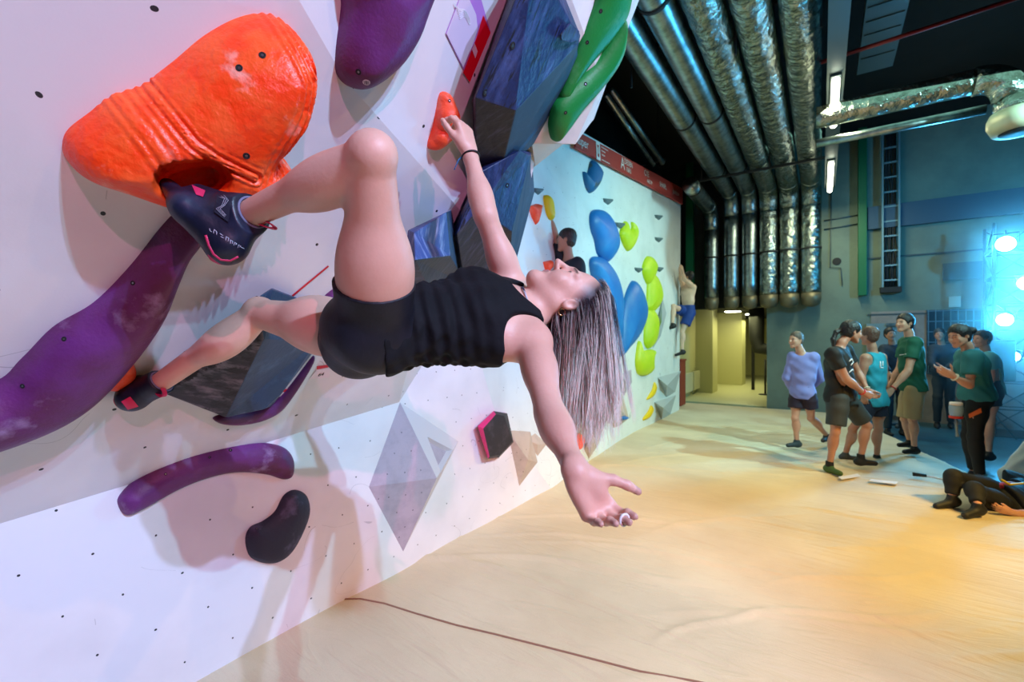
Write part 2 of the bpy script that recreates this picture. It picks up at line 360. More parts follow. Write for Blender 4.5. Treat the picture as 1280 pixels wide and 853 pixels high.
ab = nt.nodes.new('ShaderNodeMath'); ab.operation = 'SUBTRACT'; ab.inputs[1].default_value = .5; nt.links.new(n3.outputs[0], ab.inputs[0]); ac = nt.nodes.new('ShaderNodeMath'); ac.operation = 'ABSOLUTE'; nt.links.new(ab.outputs[0], ac.inputs[0])
b2 = nt.nodes.new('ShaderNodeBump'); b2.inputs['Strength'].default_value = .55; b2.inputs['Distance'].default_value = .05; b2.invert = True; nt.links.new(ac.outputs[0], b2.inputs['Height']); nt.links.new(b2.outputs[0], bp.inputs['Normal']); nt.links.new(bp.outputs[0], b.inputs['Normal'])
def mat_h(x, y):
    """gentle folds of the cloth cover"""
    h = 0.
    for (a, fx, fy, ph) in ((.004, 1.3, 4.2, 0), (.003, -2.1, 6.1, 1.7), (.0025, 3.7, 3.1, .6), (.002, .9, 9.0, 2.2)): h = h+a*np.sin(fx*x+fy*y+ph+1.3*np.sin(.8*x-.7*y+ph))
    r = np.random.RandomState(3)
    for _ in range(60):     # creases
        cx, cy = r.uniform(-2, 1.5), r.uniform(2.0, 9.5); an = math.radians(r.normal(28, 14)); L = r.uniform(.3, 1.1); w = r.uniform(.012, .03); a = r.uniform(.006, .016)
        du = (x-cx)*math.cos(an)+(y-cy)*math.sin(an); dv = -(x-cx)*math.sin(an)+(y-cy)*math.cos(an)+.10*L*np.sin(du*2.5/L+cx)
        h = h+a*np.exp(-(du/L)**4)*np.exp(-(dv/w)**2)*np.exp(-(2.2/np.maximum(y+.6, .6))**4*.2)
    return h-.012
def xr(y): return np.interp(y, [-4, 2, 6.2, 8.8, 11.28], [2.9, 2.3, 1.52, .93, .30])
ys = np.concatenate([np.arange(-3, 1, .08), np.arange(1, 9, .022), np.arange(9, 11.29, .05)]); nx = 190
gx = np.linspace(0, 1, nx)[None]; Y = ys[:, None]+0*gx; XL = np.where(Y < 4, KX, np.interp(Y, [4, 5.1, 6.6, 9.97, 10, 11.3], [KX, -2.33, -2.47, -2.49, -2.94, -2.94])); X = XL+(xr(Y)-XL)*gx
Z = mat_h(X, Y)
vs = np.stack([X, Y, Z], -1).reshape(-1, 3); ny = len(ys)
fs = [(i*nx+j, i*nx+j+1, (i+1)*nx+j+1, (i+1)*nx+j) for i in range(ny-1) for j in range(nx-1)]
v2 = [tuple(p) for p in vs]; k = len(v2)
v2 += [(float(xr(ys[i])), ys[i], -.06) for i in range(ny)]
fs += [(i*nx+nx-1, k+i, k+i+1, (i+1)*nx+nx-1) for i in range(ny-1)]
mo = ob('crash_mat', v2, fs, mm, smooth=True)
tag(mo, 'large cream cloth-covered crash mat lying in front of the climbing wall', 'mat')
# seam
pts = [onplane(u, v, (0, 0, 0), UP) for u, v in [(430, 748), (450, 747), (480, 752), (520, 764), (570, 778), (620, 790), (680, 806), (740, 822), (800, 838), (870, 853), (960, 872)]]
sm = MB(); sm.tube([p+Vector((0, 0, float(mat_h(np.array(p.x), np.array(p.y)))+.001)) for p in pts], .0055, 6)
sm.build('seam', mat('brown mat seam', hexc(150, 110, 90), .8), mo, smooth=True)
# ------------------------------------------------------------------ holds
def catmull(pts, n=6):
    out = []; m = len(pts)
    for i in range(m):
        p0, p1, p2, p3 = [np.array(pts[(i+k-1) % m], float) for k in range(4)]
        for t in np.arange(n)/n: out.append(.5*((2*p1)+(-p0+p2)*t+(2*p0-5*p1+4*p2-p3)*t*t+(-p0+3*p1-3*p2+p3)*t**3))
    return out
def frame(u, v, which='all'):
    p, n = hit(u, v, which); ex = UP.cross(n).normalized() if abs(n.z) < .95 else Vector((0, 1, 0)); ey = n.cross(ex)
    M = Matrix((ex, ey, n)).transposed().to_4x4(); M.translation = p; return M
def sd_poly(pts, X, Y):
    pts = np.array(pts); d = np.full(np.broadcast(X, Y).shape, 1e9); ins = np.zeros(d.shape, bool)
    for i in range(len(pts)):
        a = pts[i]; b = pts[(i+1) % len(pts)]; e = b-a; wx = X-a[0]; wy = Y-a[1]; t = np.clip((wx*e[0]+wy*e[1])/max(e@e, 1e-12), 0, 1)
        d = np.minimum(d, (wx-t*e[0])**2+(wy-t*e[1])**2)
        c = ((a[1] > Y) != (b[1] > Y)) & (X < (b[0]-a[0])*(Y-a[1])/((b[1]-a[1]) if b[1] != a[1] else 1e-9)+a[0]); ins ^= c
    return np.where(ins, -1, 1)*np.sqrt(d)
def local2d(pix, M, h=0):
    o = M.translation; n = Vector(M.col[2][:3]); I = M.inverted(); return [tuple((I @ onplane(u, v, o+n*h, n))[:2]) for u, v in pix]
def pillow(name, pix, H, R=None, res=None, m=None, at=None, which='all', hmul=None, extra=None, smooth_outline=True, M=None, lift=0, sm=2):
    """moulded hold: an outline on the wall, domed up to H, R = how far in the rounding reaches"""
    cx = sum(p[0] for p in pix)/len(pix); cy = sum(p[1] for p in pix)/len(pix)
    M = M or frame(*(at or (cx, cy)), which); pl = local2d(pix, M, H*lift); q = np.array(catmull(pl) if smooth_outline else pl)
    lo = q.min(0); hi = q.max(0); size = (hi-lo).max(); res = res or max(size/70, .003)
    g = Vol((lo[0]-3*res, lo[1]-3*res, -.04), (hi[0]+3*res, hi[1]+3*res, H*1.35+3*res), res)
    xs, ys, zs = [g.lo[i]+g.res*np.arange(g.n[i]) for i in range(3)]; s = sd_poly(q, xs[:, None], ys[None]); R = R or -s.min()
    qq = np.maximum(1+s/R, 0); X3, Y3 = xs[:, None, None], ys[None, :, None]; HH = H*(hmul(xs[:, None], ys[None], s, lo, hi) if hmul else 1+0*s)
    g.D = ((np.sqrt(qq[:, :, None]**2+(np.maximum(zs, 0)[None, None]/HH[:, :, None])**2)-1)*min(R, H)).astype(np.float32)
    g.D = np.maximum(g.D, (-zs-.02)[None, None]).astype(np.float32)
    if extra: extra(g, M)
    o = g.build(name, m, smooth=sm, M=M); return o
m_bolt = mat('steel bolt', hexc(150, 150, 155), .35, 1.0)
m_hole = mat('bolt hole dark', hexc(12, 12, 14), .8)
def bolts(parent, pix, r=.007, depth=.004, which=None, ring=True):
    """countersunk bolts on the face of a hold or volume"""
    o0 = parent; tr = bvh_of_eval(o0)
    for u, v in pix:
        rd = (P(u, v, 1)-CO).normalized(); p, n, i, d = tr.ray_cast(CO, rd)
        if p is None: continue
        if n.dot(rd) > 0: n = -n
        a = n.orthogonal().normalized(); Mx = Matrix((a, n.cross(a), n)).transposed().to_4x4(); Mx.translation = p
        b = MB()
        if ring: b.lathe([(r, -.004), (r*1.25, .0006), (r*1.0, .0012), (r*.8, .0004)], 16)
        else: b.lathe([(r, -.002), (r, .0006)], 14)
        b.cm = 1; b.lathe([(r*.55, .0003), (r*.5, .0009)], 6)
        x = b.build('bolt', [m_hole, m_bolt]); x.parent = parent; x.matrix_parent_inverse = Matrix(); x.matrix_basis = parent.matrix_world.inverted() @ Mx
def bvh_of_eval(o):
    M = o.matrix_world
    return BVHTree.FromPolygons([M @ v.co for v in o.data.vertices], [tuple(p.vertices) for p in o.data.polygons])
def poly(name, verts, faces, m, bevel=.006, mats=None, mi=None):
    """faceted volume from world points; local origin at the first one"""
    b = Vector(verts[0]); o = ob(name, [Vector(v)-b for v in verts], faces, m, mats=mats, loc=b, bevel=bevel)
    if mi: o.data.polygons.foreach_set('material_index', mi)
    bm = bmesh.new(); bm.from_mesh(o.data); bmesh.ops.recalc_face_normals(bm, faces=bm.faces); bm.to_mesh(o.data); bm.free()
    bpy.context.view_layer.update(); return o
# ---- materials
chalk = hexc(210, 196, 205)
m_or = mat('orange grip', hexc(255, 66, 8), .40, noise=[((14, (1, 1, 1)), hexc(255, 92, 34), .42, .6), (9, hexc(250, 170, 150), .60, .74)], bump=.45, bscale=55, sss=.08)
m_or2 = mat('orange smooth grip', hexc(255, 80, 40), .5, noise=(14, hexc(255, 130, 100), .5, .7), bump=.3, bscale=120)
m_pu = mat('purple grip', hexc(104, 38, 112), .5, noise=[((3, (1, 1, 1)), hexc(88, 24, 66), .4, .6), (7, hexc(170, 140, 180), .60, .82)], bump=.18, bscale=120)
m_ink = mat('ink black grip', hexc(34, 34, 58), .6, noise=(8, hexc(104, 100, 134), .55, .8), bump=.2, bscale=90)
m_navy = mat('dark navy wood-grain volume', hexc(20, 36, 80), .5, noise=[((3.2, (1, 6, 1.5)), hexc(70, 88, 140), .5, .76), ((5, (1, 12, 2)), hexc(14, 18, 34), .56, .62)], bump=.5, bscale=30)
m_navy2 = mat('smooth teal-black side', hexc(22, 54, 84), .6, noise=(12, hexc(40, 74, 104), .5, .75), bump=.1, bscale=100)
m_char = mat('charcoal wood-grain side', hexc(26, 30, 50), .6, noise=[((4, (2, 9, 2)), hexc(70, 72, 104), .52, .75)], bump=.4, bscale=30)
m_green = mat('green grip', hexc(14, 128, 52), .5, noise=[(6, hexc(90, 160, 110), .60, .8)], bump=.12, bscale=100)
m_vol = mat('grey painted volume', hexc(186, 172, 186), .7, noise=(9, hexc(168, 156, 170), .45, .7), bump=.15, bscale=200)
m_vol2 = mat('beige painted volume', hexc(196, 176, 160), .7, noise=(9, hexc(180, 162, 148), .45, .7), bump=.15, bscale=200)
m_volw = mat('white painted volume', hexc(224, 218, 216), .7, noise=(5, hexc(206, 200, 200), .45, .7))
# ---- 1 big orange hold with a foot pocket
OM = frame(250, 160)
pix = [(91, 206), (98, 184), (128, 160), (152, 140), (193, 124), (232, 96), (270, 64), (310, 41), (345, 32), (364, 36), (384, 54), (393, 76), (391, 110), (378, 150), (358, 178), (344, 196), (352, 204), (366, 210), (366, 222), (345, 236), (322, 246), (296, 252), (270, 262), (240, 270), (205, 263), (160, 250), (118, 238), (98, 224)]
def om_extra(g, M):
    I = M.inverted(); xs, ys, zs = [(g.lo[i]+g.res*np.arange(g.n[i])) for i in range(3)]
    X, Y, Z = xs[:, None, None], ys[None, :, None], zs[None, None]
    def L(u, v, h=0):
        o = M.translation+Vector(M.col[2][:3])*h; return I @ onplane(u, v, o, Vector(M.col[2][:3]))
    # foot pocket: runs in under the arch
    for h in (.05, .10, .15, .20, .26):
        g.cap(L(230, 232, h), L(262, 220, h), .052-.02*(h < .08), .042-.015*(h < .08), k=.012, op='sub')
    g.cap(L(226, 250, .20), L(240, 290, .24), .045, .05, k=.012, op='sub')
    # flowing ridges round the smooth face: right band, waist and feet
    def band(line, w, amp, fr):
        l2 = [L(*p, .1)[:2] for p in line]; d = np.full((len(xs), len(ys)), 9.)
        for a, b in zip(l2[:-1], l2[1:]):
            a = np.array(a); b = np.array(b); e = b-a; wx = xs[:, None]-a[0]; wy = ys[None]-a[1]; t = np.clip((wx*e[0]+wy*e[1])/(e@e), 0, 1); d = np.minimum(d, np.hypot(wx-t*e[0], wy-t*e[1]))
        return (amp*np.clip(1-(d/w)**2, 0, 1)*(np.sin(d*fr)*1.0-.55))[:, :, None]
    g.D -= band([(388, 50), (394, 90), (385, 130), (360, 178), (335, 240)], .085, .0045, 330).astype(np.float32)
    g.D -= band([(150, 130), (185, 170), (205, 200), (215, 215)], .05, .0022, 330).astype(np.float32)
    g.D -= band([(205, 135), (232, 168), (262, 184), (300, 200)], .03, .004, 420).astype(np.float32)
def om_h(X, Y, s, lo, hi):
    t = (X-lo[0])/(hi[0]-lo[0]); return .62+.5*t
big = pillow('orange_pocket_hold', pix, .20, .115, .0042, m_or, at=(250, 160), hmul=om_h, extra=om_extra, M=OM, lift=.35, sm=1)
tag(big, 'huge orange ridged hold with a foot pocket, bolted at upper left of the wall', 'climbing hold')
bolts(big, [(299, 85), (328, 69), (308, 195)], .006)
# ---- purple holds
p1 = pillow('purple_hold', [(250, 262), (255, 292), (238, 318), (226, 345), (205, 395), (165, 450), (115, 500), (50, 535), (-60, 570), (-200, 600), (-150, 520), (-10, 487), (30, 455), (70, 415), (120, 385), (165, 340), (205, 290), (228, 268)], .11, .10, .007, m_pu, at=(140, 420), lift=.2)
tag(p1, 'long curved chalky purple hold below the large orange pocket hold', 'climbing hold')
bolts(p1, [(166, 354), (80, 424), (28, 483), (240, 282)], .005)
p2 = pillow('purple_hold', [(440, -60), (438, 10), (430, 70), (431, 95), (443, 111), (460, 114), (485, 98), (508, 72), (528, 30), (545, -50)], .12, None, .006, m_pu, at=(480, 40), lift=.3)
tag(p2, 'purple tapering hold hanging down at the top edge, left of the poster', 'climbing hold')
bolts(p2, [(448, 90)], .006)
def badge(par, u, v, r=.011):
    p, n, i, d = bvh_of_eval(par).ray_cast(CO, (P(u, v, 1)-CO).normalized()); a = n.orthogonal().normalized(); Mx = Matrix((a, n.cross(a), n)).transposed().to_4x4(); Mx.translation = p
    b = MB(); b.lathe([(r, -.002), (r, .0008)], 24); b.cm = 1
    for k in range(3): b.box((-r*.7, (k-1)*r*.45-r*.08, .0008), (r*.7, (k-1)*r*.45+r*.08, .0014))
    b.box((-r*.1, -r*.7, .0008), (r*.1, r*.7, .0014)); x = b.build('badge', [mat('white badge', hexc(226, 214, 228), .4), mat('dark badge print', hexc(70, 40, 80), .5)]); x.parent = par; x.matrix_basis = par.matrix_world.inverted() @ Mx
badge(p2, 458, 103, .010)
p3 = pillow('purple_hold', [(148, 630), (152, 618), (170, 600), (200, 580), (240, 562), (285, 555), (330, 554), (356, 560), (367, 575), (366, 594), (356, 600), (335, 594), (300, 591), (265, 597), (225, 612), (180, 637), (158, 645)], .06, None, .0045, m_pu, at=(260, 585), lift=.2)
tag(p3, 'purple arch-shaped hold low on the white kick panel', 'climbing hold')
bolts(p3, [(207, 593), (262, 572), (300, 592)], .004); bolts(p3, [(288, 563)], .006)
p4 = pillow('purple_hold', [(398, 392), (402, 376), (418, 362), (434, 360), (446, 372), (448, 392), (430, 404), (408, 402)], .05, None, .004, m_pu, at=(424, 382), lift=.1)
tag(p4, 'small purple hold half hidden behind the black shorts of the climber', 'climbing hold')
b1 = pillow('ink_black_hold', [(308, 676), (314, 660), (330, 652), (345, 640), (356, 620), (370, 613), (384, 620), (388, 640), (380, 665), (366, 690), (350, 703), (332, 705), (314, 697)], .06, None, .004, m_ink, at=(346, 664), lift=.2)
tag(b1, 'bean-shaped ink black hold on the kick panel under the purple arch', 'climbing hold'); bolts(b1, [(321, 661), (366, 622)], .0035)
o1 = pillow('orange_foothold', [(130, 478), (136, 464), (150, 456), (166, 456), (170, 468), (160, 478), (145, 486), (134, 486)], .035, None, .003, m_or2, at=(150, 471), lift=.1)
tag(o1, 'small orange foothold under the toe of the far climbing shoe', 'climbing hold')
# ---- orange pinch held by the hand
HM = frame(553, 152)
def pin_extra(g, M):
    I = M.inverted(); n = Vector(M.col[2][:3])
    def L(u, v, h): return I @ onplane(u, v, M.translation+n*h, n)
    g.ell(L(562, 148, .045), [(1, 0, 0), (0, 1, 0), (0, 0, 1)], (.040, .040, .035), k=.02)
    g.ell(L(552, 172, .03), [(1, 0, 0), (0, 1, 0), (0, 0, 1)], (.028, .030, .03), k=.01)
    g.cap(L(543, 186, .05), L(546, 165, .05), .012, .010, k=.008, op='sub')
pin = pillow('orange_pinch_hold', [(552, 118), (562, 117), (567, 128), (566, 145), (570, 160), (562, 175), (548, 187), (538, 187), (537, 178), (543, 160), (547, 140)], .05, None, .0026, m_or2, at=(553, 152), extra=pin_extra, M=HM, lift=.2)
tag(pin, 'small orange pinch hold gripped by the raised hand of the climber', 'climbing hold'); bolts(pin, [(562, 126)], .004)
o2 = pillow('orange_foothold', [(717, 549), (719, 542), (726, 543), (729, 551), (725, 562), (719, 562), (717, 556)], .05, None, .006, m_or2, at=(722, 552))
tag(o2, 'round orange foothold low on the wall right of the dangling hand', 'climbing hold')
o3 = pillow('orange_foothold', [(690, 505), (695, 501), (704, 504), (709, 512), (704, 519), (697, 522), (692, 517)], .06, None, .006, m_or2, at=(698, 512))
tag(o3, 'orange foothold just below the hanging blond hair', 'climbing hold')
# ---- dark faceted volumes; VP: point above the wall at a pixel
def VPn(M, u, v, h): n = Vector(M.col[2][:3]); return onplane(u, v, M.translation+n*h, n)
M11 = frame(620, 90)
q = lambda u, v, h: VPn(M11, u, v, h)
vs = [q(594, 122, .16), q(648, 136, .24), q(722, 58, .24), q(672, -42, .22), q(660, -50, .12), q(594, 210, .0), q(628, 213, .06), q(702, 118, .06), q(724, 60, .10), q(730, -20, .02), q(594, 120, -.02), q(670, -60, -.02), q(606, 90, .17), q(722, 40, .22)]
vs = [q(594, 122, .15), q(645, 138, .22), q(722, 56, .22), q(718, 38, .215), q(668, -60, .19),      # 0-4 top face
      q(594, 211, .05), q(627, 213, .10), q(640, 205, .09), q(703, 120, .09), q(722, 75, .12),            # 5-9 lower rim
      q(590, 125, -.02), q(592, 208, -.02), q(700, 150, -.02), q(740, 60, -.02), q(690, -60, -.02), q(655, -60, -.02)]
faces = [(0, 1, 2, 3, 4), (0, 5, 6, 1), (1, 6, 7, 8, 9, 2), (2, 9, 3), (0, 10, 11, 5), (5, 11, 12, 6), (6, 12, 8, 7), (8, 12, 13, 9), (9, 13, 14, 3), (3, 14, 4), (4, 14, 15), (0, 4, 15, 10)]
d1 = poly('faceted_volume', vs, faces, None, .005, [m_navy, m_char, m_navy2], [0, 1, 2, 2, 1, 1, 2, 2, 2, 0, 0, 1])
tag(d1, 'largest dark navy faceted volume above and right of the raised hand', 'climbing volume')
bolts(d1, [(641, 57), (607, 116)], .009)
pl = [q(699, 43, .228), q(711, 28, .226), q(722, 38, .22), q(722, 48, .222), q(712, 53, .226), q(700, 50, .228)]
n11 = Vector(M11.col[2][:3])
cp = ob('cover_plate', [p+n11*.001-d1.location for p in pl]+[p+n11*.008-d1.location for p in pl], [tuple(range(6))[::-1], tuple(range(6, 12))]+[(i, (i+1) % 6, 6+(i+1) % 6, 6+i) for i in range(6)], m_navy, d1, bevel=.002)
M10 = frame(620, 270)
q = lambda u, v, h: VPn(M10, u, v, h)
vs = [q(600, 215, .12), q(650, 188, .16), q(663, 195, .14), q(640, 290, .18), q(598, 262, .15), q(571, 292, .12), q(578, 338, .05), q(636, 345, .06), q(648, 300, .06), q(662, 240, .05), q(560, 300, -.02), q(575, 342, -.02), q(640, 345, -.02), q(668, 240, -.02), q(664, 190, -.02), q(612, 190, -.02)]
faces = [(0, 4, 3, 2, 1), (0, 5, 4), (4, 5, 6, 7), (4, 7, 3), (3, 7, 8, 9, 2), (5, 10, 11, 6), (6, 11, 12, 7), (7, 12, 8), (8, 12, 13, 9), (9, 13, 14, 2), (2, 14, 1), (1, 14, 15, 0), (0, 15, 10, 5)]
d2 = poly('faceted_volume', vs, faces, None, .004, [m_navy, m_char, m_navy2], [0, 0, 1, 1, 2, 1, 1, 2, 2, 2, 0, 0, 0])
tag(d2, 'dark navy faceted volume directly behind the raised forearm of the climber', 'climbing volume'); bolts(d2, [(634, 232)], .008)
M9 = frame(550, 330)
q = lambda u, v, h: VPn(M9, u, v, h)
vs = [q(517, 291, .06), q(558, 265, .08), q(563, 320, .14), q(519, 325, .14), q(583, 355, .05), q(540, 372, .10), q(500, 350, .05), q(500, 372, -.02), q(590, 360, -.02), q(566, 262, -.02), q(510, 288, -.02), q(576, 312, .06), q(530, 385, -.02)]
faces = [(0, 3, 2, 1), (3, 5, 4, 2), (1, 2, 4, 11), (0, 6, 3), (6, 5, 3), (6, 7, 12, 5), (5, 12, 8, 4), (4, 8, 11), (11, 8, 9, 1), (1, 9, 10, 0), (0, 10, 7, 6)]
d3 = poly('faceted_volume', vs, faces, None, .004, [mat('worn blue-grey volume', hexc(62, 82, 140), .6, noise=[((6, (1, 6, 1.5)), hexc(150, 160, 200), .48, .7)], bump=.3), m_char, m_navy2], [0, 1, 2, 0, 1, 1, 1, 1, 2, 0, 0])
tag(d3, 'small blue-grey faceted volume right behind the raised thigh of the climber', 'climbing volume')
M6 = frame(300, 450)
q = lambda u, v, h: VPn(M6, u, v, h)
m_volb = mat('teal-black volume side', hexc(20, 52, 82), .5, noise=[(7, hexc(60, 90, 120), .5, .72), (11, hexc(120, 130, 165), .66, .8)], bump=.2)
vs = [q(205, 492, .05), q(282, 522, .10), q(330, 512, .10), q(352, 492, .09), q(384, 450, .05), q(395, 428, .05), q(340, 362, .09), q(322, 372, .10), q(330, 424, .16), q(388, 380, .02), q(200, 490, -.02), q(285, 522, -.02), q(340, 508, -.02), q(392, 440, -.02), q(395, 380, -.02), q(340, 360, -.02)]
faces = [(0, 8, 7), (0, 1, 8), (8, 1, 2, 3, 4, 5), (8, 5, 6, 7), (6, 5, 9), (0, 10, 11, 1), (1, 11, 12, 2), (2, 12, 3), (3, 12, 13, 4), (4, 13, 5), (5, 13, 14, 9), (9, 14, 15, 6), (6, 15, 7), (7, 15, 10, 0)]
m_vg = mat('black and grey bark-grain volume', hexc(40, 38, 46), .6, noise=[((7, (3, 1, 1)), hexc(118, 108, 118), .45, .62), ((12, (2, 1, 1)), hexc(18, 16, 22), .5, .56)], bump=.6, bscale=25)
d4 = poly('faceted_volume', vs, faces, None, .004, [m_vg, m_volb], [0, 0, 1, 1, 1, 0, 1, 1, 1, 1, 1, 1, 1, 0])
tag(d4, 'dark grained faceted volume under the bent lower leg of the climber', 'climbing volume')
bs = pillow('purple_base_hold', [(266, 522), (285, 516), (320, 512), (352, 494), (390, 446), (386, 460), (356, 505), (330, 522), (300, 529), (275, 528)], .035, None, .004, m_pu, at=(300, 450), M=M6)
tag(bs, 'slim purple hold along the bottom rim of the dark grained volume', 'climbing hold')
# ---- green holds and pale volumes at the upper right of the near wall
MW = frame(700, 130); qw = lambda u, v, h: VPn(MW, u, v, h)
vs = [qw(660, 165, .04), qw(742, 150, .20), qw(755, 108, .22), qw(775, 0, .20), qw(790, -70, .10), qw(668, 207, .00), qw(706, 190, .12), qw(660, -70, -.03), qw(655, 200, -.03), qw(745, 160, -.03), qw(812, -70, -.03)]
vs = [qw(655, 178, .02), qw(710, 188, .13), qw(720, 178, .16), qw(740, 155, .17), qw(756, 105, .18), qw(800, -70, .14), qw(690, -70, .10), qw(668, 207, -.0), qw(640, 170, -.03), qw(668, 210, -.03), qw(757, 150, -.05), qw(770, 100, -.05), qw(815, -70, -.05), qw(640, -70, -.03)]
vs = [qw(655, 120, .06), qw(664, 179, .04), qw(719, 181, .15), qw(752, 104, .19), qw(800, -70, .16), qw(690, -70, .10),   # 0-5 front
      qw(669, 208, .0), qw(740, 152, .05), qw(757, 105, .10), qw(822, -70, .04), qw(640, 120, -.04), qw(665, 210, -.04), qw(742, 150, -.04), qw(760, 100, -.04), qw(826, -70, -.04), qw(650, -70, -.04)]
faces = [(0, 1, 2, 3, 4, 5), (1, 6, 7, 2), (2, 7, 8, 3), (3, 8, 9, 4), (0, 10, 11, 6, 1), (6, 11, 12, 7), (7, 12, 13, 8), (8, 13, 14, 9), (4, 9, 14), (4, 14, 15, 5), (5, 15, 10, 0)]
dw = poly('faceted_volume', vs, faces, m_volw, .004)
tag(dw, 'large off-white faceted volume carrying the two green holds', 'climbing volume')
bolts(dw, [(737, 20), (705, 160), (690, 198)], .004, ring=False)
_b = bvh_of_eval(dw)
def frame_on(o, u, v):
    t = bvh_of_eval(o); rd = (P(u, v, 1)-CO).normalized(); p, n, i, d = t.ray_cast(CO, rd)
    if p is None: return frame(u, v)
    if n.dot(rd) > 0: n = -n
    ex = UP.cross(n).normalized(); ey = n.cross(ex); M = Matrix((ex, ey, n)).transposed().to_4x4(); M.translation = p; return M
MG = frame_on(dw, 725, 60)
g1 = pillow('green_hold', [(705, 122), (712, 100), (722, 70), (734, 40), (750, 5), (765, -40), (800, -60), (796, -20), (788, 20), (770, 50), (745, 78), (725, 105), (712, 128)], .04, None, .005, m_green, M=MG, lift=.5)
tag(g1, 'wide green hold at the top right edge, upper of the two green ones', 'climbing hold'); bolts(g1, [(751, 14), (734, 53), (752, 76)], .006)
g2 = pillow('green_hold', [(693, 165), (695, 148), (702, 130), (725, 105), (750, 80), (770, 50), (786, 25), (784, 60), (772, 88), (752, 115), (730, 140), (712, 165), (698, 180)], .055, None, .005, m_green, M=MG, lift=.5)
tag(g2, 'green curved hold, lower of the two, tip pointing down at pale volume', 'climbing hold'); bolts(g2, [(732, 105), (707, 141)], .006)
# ---- pyramid volume with a triangular pocket
MP = frame(515, 600); qp = lambda u, v, h: VPn(MP, u, v, h)
a, b, c, d, e = qp(500, 503, .0), qp(460, 608, .0), qp(504, 690, .0), qp(573, 552, .0), qp(549, 600, .16)
# ridge runs from the top corner to the right-hand apex, the face splits at half height
ap = qp(546, 598, .17); lf = qp(461, 609, .0)
p0, p1_, p2_ = qp(534, 546, .062), qp(566, 562, .028), qp(551, 590, .105)
def lerp3(A, B, C_, s, t): return A+(B-A)*s+(C_-A)*t
A, D, X = a, d, ap; nf = (D-A).cross(X-A).normalized(); nf = nf if nf.x > 0 else -nf
def onf(u, v, dep=0): return onplane(u, v, A, nf)-nf*dep
t0, t1, t2 = onf(534, 546), onf(566, 563), onf(551, 590)
u0, u1, u2 = onf(538, 550, .03), onf(562, 563, .03), onf(551, 583, .03)
vs = [a, lf, c, d, ap, t0, t1, t2, u0, u1, u2]+[p-Vector(MP.col[2][:3])*.02 for p in (a, lf, c, d)]
faces = [(0, 1, 4), (1, 2, 4), (2, 3, 4), (0, 4, 7, 5), (4, 3, 6, 7), (3, 0, 5, 6), (5, 7, 10, 8), (7, 6, 9, 10), (6, 5, 8, 9), (8, 10, 9), (0, 11, 12, 1), (1, 12, 13, 2), (2, 13, 14, 3), (3, 14, 11, 0)]
py = poly('pyramid_volume', vs, faces, None, .004, [m_vol, mat('pale grey volume side', hexc(212, 206, 212), .7)], [0, 0, 1, 1, 1, 1, 1, 1, 1, 0, 0, 0, 1, 1])
tag(py, 'tall grey pyramid volume with a triangular pocket on the kick panel', 'climbing volume')
bolts(py, [(502, 541), (514, 564), (493, 567), (506, 591), (526, 588), (484, 593), (473, 624), (486, 622), (507, 619), (527, 616), (496, 641), (516, 638), (506, 659), (499, 672)], .0035, ring=False)
# ---- pink and black hexagonal hold
MX = frame(620, 545); qx = lambda u, v, h: VPn(MX, u, v, h)
base = [(597, 533), (617, 514), (634, 517), (642, 553), (624, 572), (610, 574)]
bo = [qx(u, v, -.01) for u, v in base]; mi_ = [qx(u, v, .065) for u, v in base]
top = [qx(u, v, .12) for u, v in [(604, 536), (620, 518), (630, 520), (641, 552), (625, 569), (612, 571)]]
vs = bo+mi_+top; nn = 6
faces = [tuple(range(6))[::-1]]+[(i, (i+1) % 6, 6+(i+1) % 6, 6+i) for i in range(6)]+[(6+i, 6+(i+1) % 6, 12+(i+1) % 6, 12+i) for i in range(6)]+[tuple(range(12, 18))]
hx = poly('hexagonal_hold', vs, faces, None, .002, [mat('hot pink grip', hexc(235, 40, 120), .5), mat('black brown grip', hexc(44, 36, 40), .6, noise=(12, hexc(70, 60, 66), .5, .7))], [0]+[0]*6+[0, 1, 1, 1, 1, 0]+[1])
tag(hx, 'black hexagonal hold on a hot pink base right of grey pyramid', 'climbing hold')
# ---- diamonds and pale volumes along the base
def diamond(name, ring, apex, h, m, label, which='all', mi=None, hts=None):
    cx = sum(p[0] for p in ring)/len(ring); cy = sum(p[1] for p in ring)/len(ring); M = frame(cx, cy, which); n = len(ring)
    vs = [VPn(M, *p, 0 if hts is None else hts[i]) for i, p in enumerate(ring)]+[VPn(M, *apex, h)]+[VPn(M, *p, -.04) for p in ring]
    fs = [(i, (i+1) % n, n) for i in range(n)]+[(i, n+1+i, n+1+(i+1) % n, (i+1) % n) for i in range(n)]
    o = poly(name, vs, fs, m, .004); return tag(o, label, 'climbing volume')
dd1 = diamond('faceted_volume', [(634, 538), (663, 540), (672, 578), (649, 608)], (660, 575), .10, m_vol2, 'beige diamond volume low on the wall behind the hanging forearm')
bolts(dd1, [(646, 566), (658, 562), (651, 575), (662, 578), (654, 590)], .004, ring=False)
diamond('faceted_volume', [(655, 548), (668, 537), (690, 555), (672, 577)], (672, 556), .05, m_vol2, 'half hidden beige volume between diamond volume and dangling forearm')
vw = diamond('faceted_volume', [(745, 515), (757, 527), (748, 556), (736, 574), (730, 562), (735, 535)], (741, 548), .14, m_vol2, 'beige elongated volume standing at the mat left of the yellow holds')
vx = diamond('faceted_volume', [(762, 500), (778, 492), (786, 523), (763, 542)], (775, 512), .14, m_vol2, 'beige volume carrying a small blue screw-on near the hair tips')
vy = diamond('faceted_volume', [(775, 468), (789, 462), (790, 478), (780, 495), (774, 488)], (783, 478), .12, m_vol, 'grey volume above the beige one with the blue screw-on')
m_vg2 = mat('cool grey volume', hexc(176, 184, 186), .7)
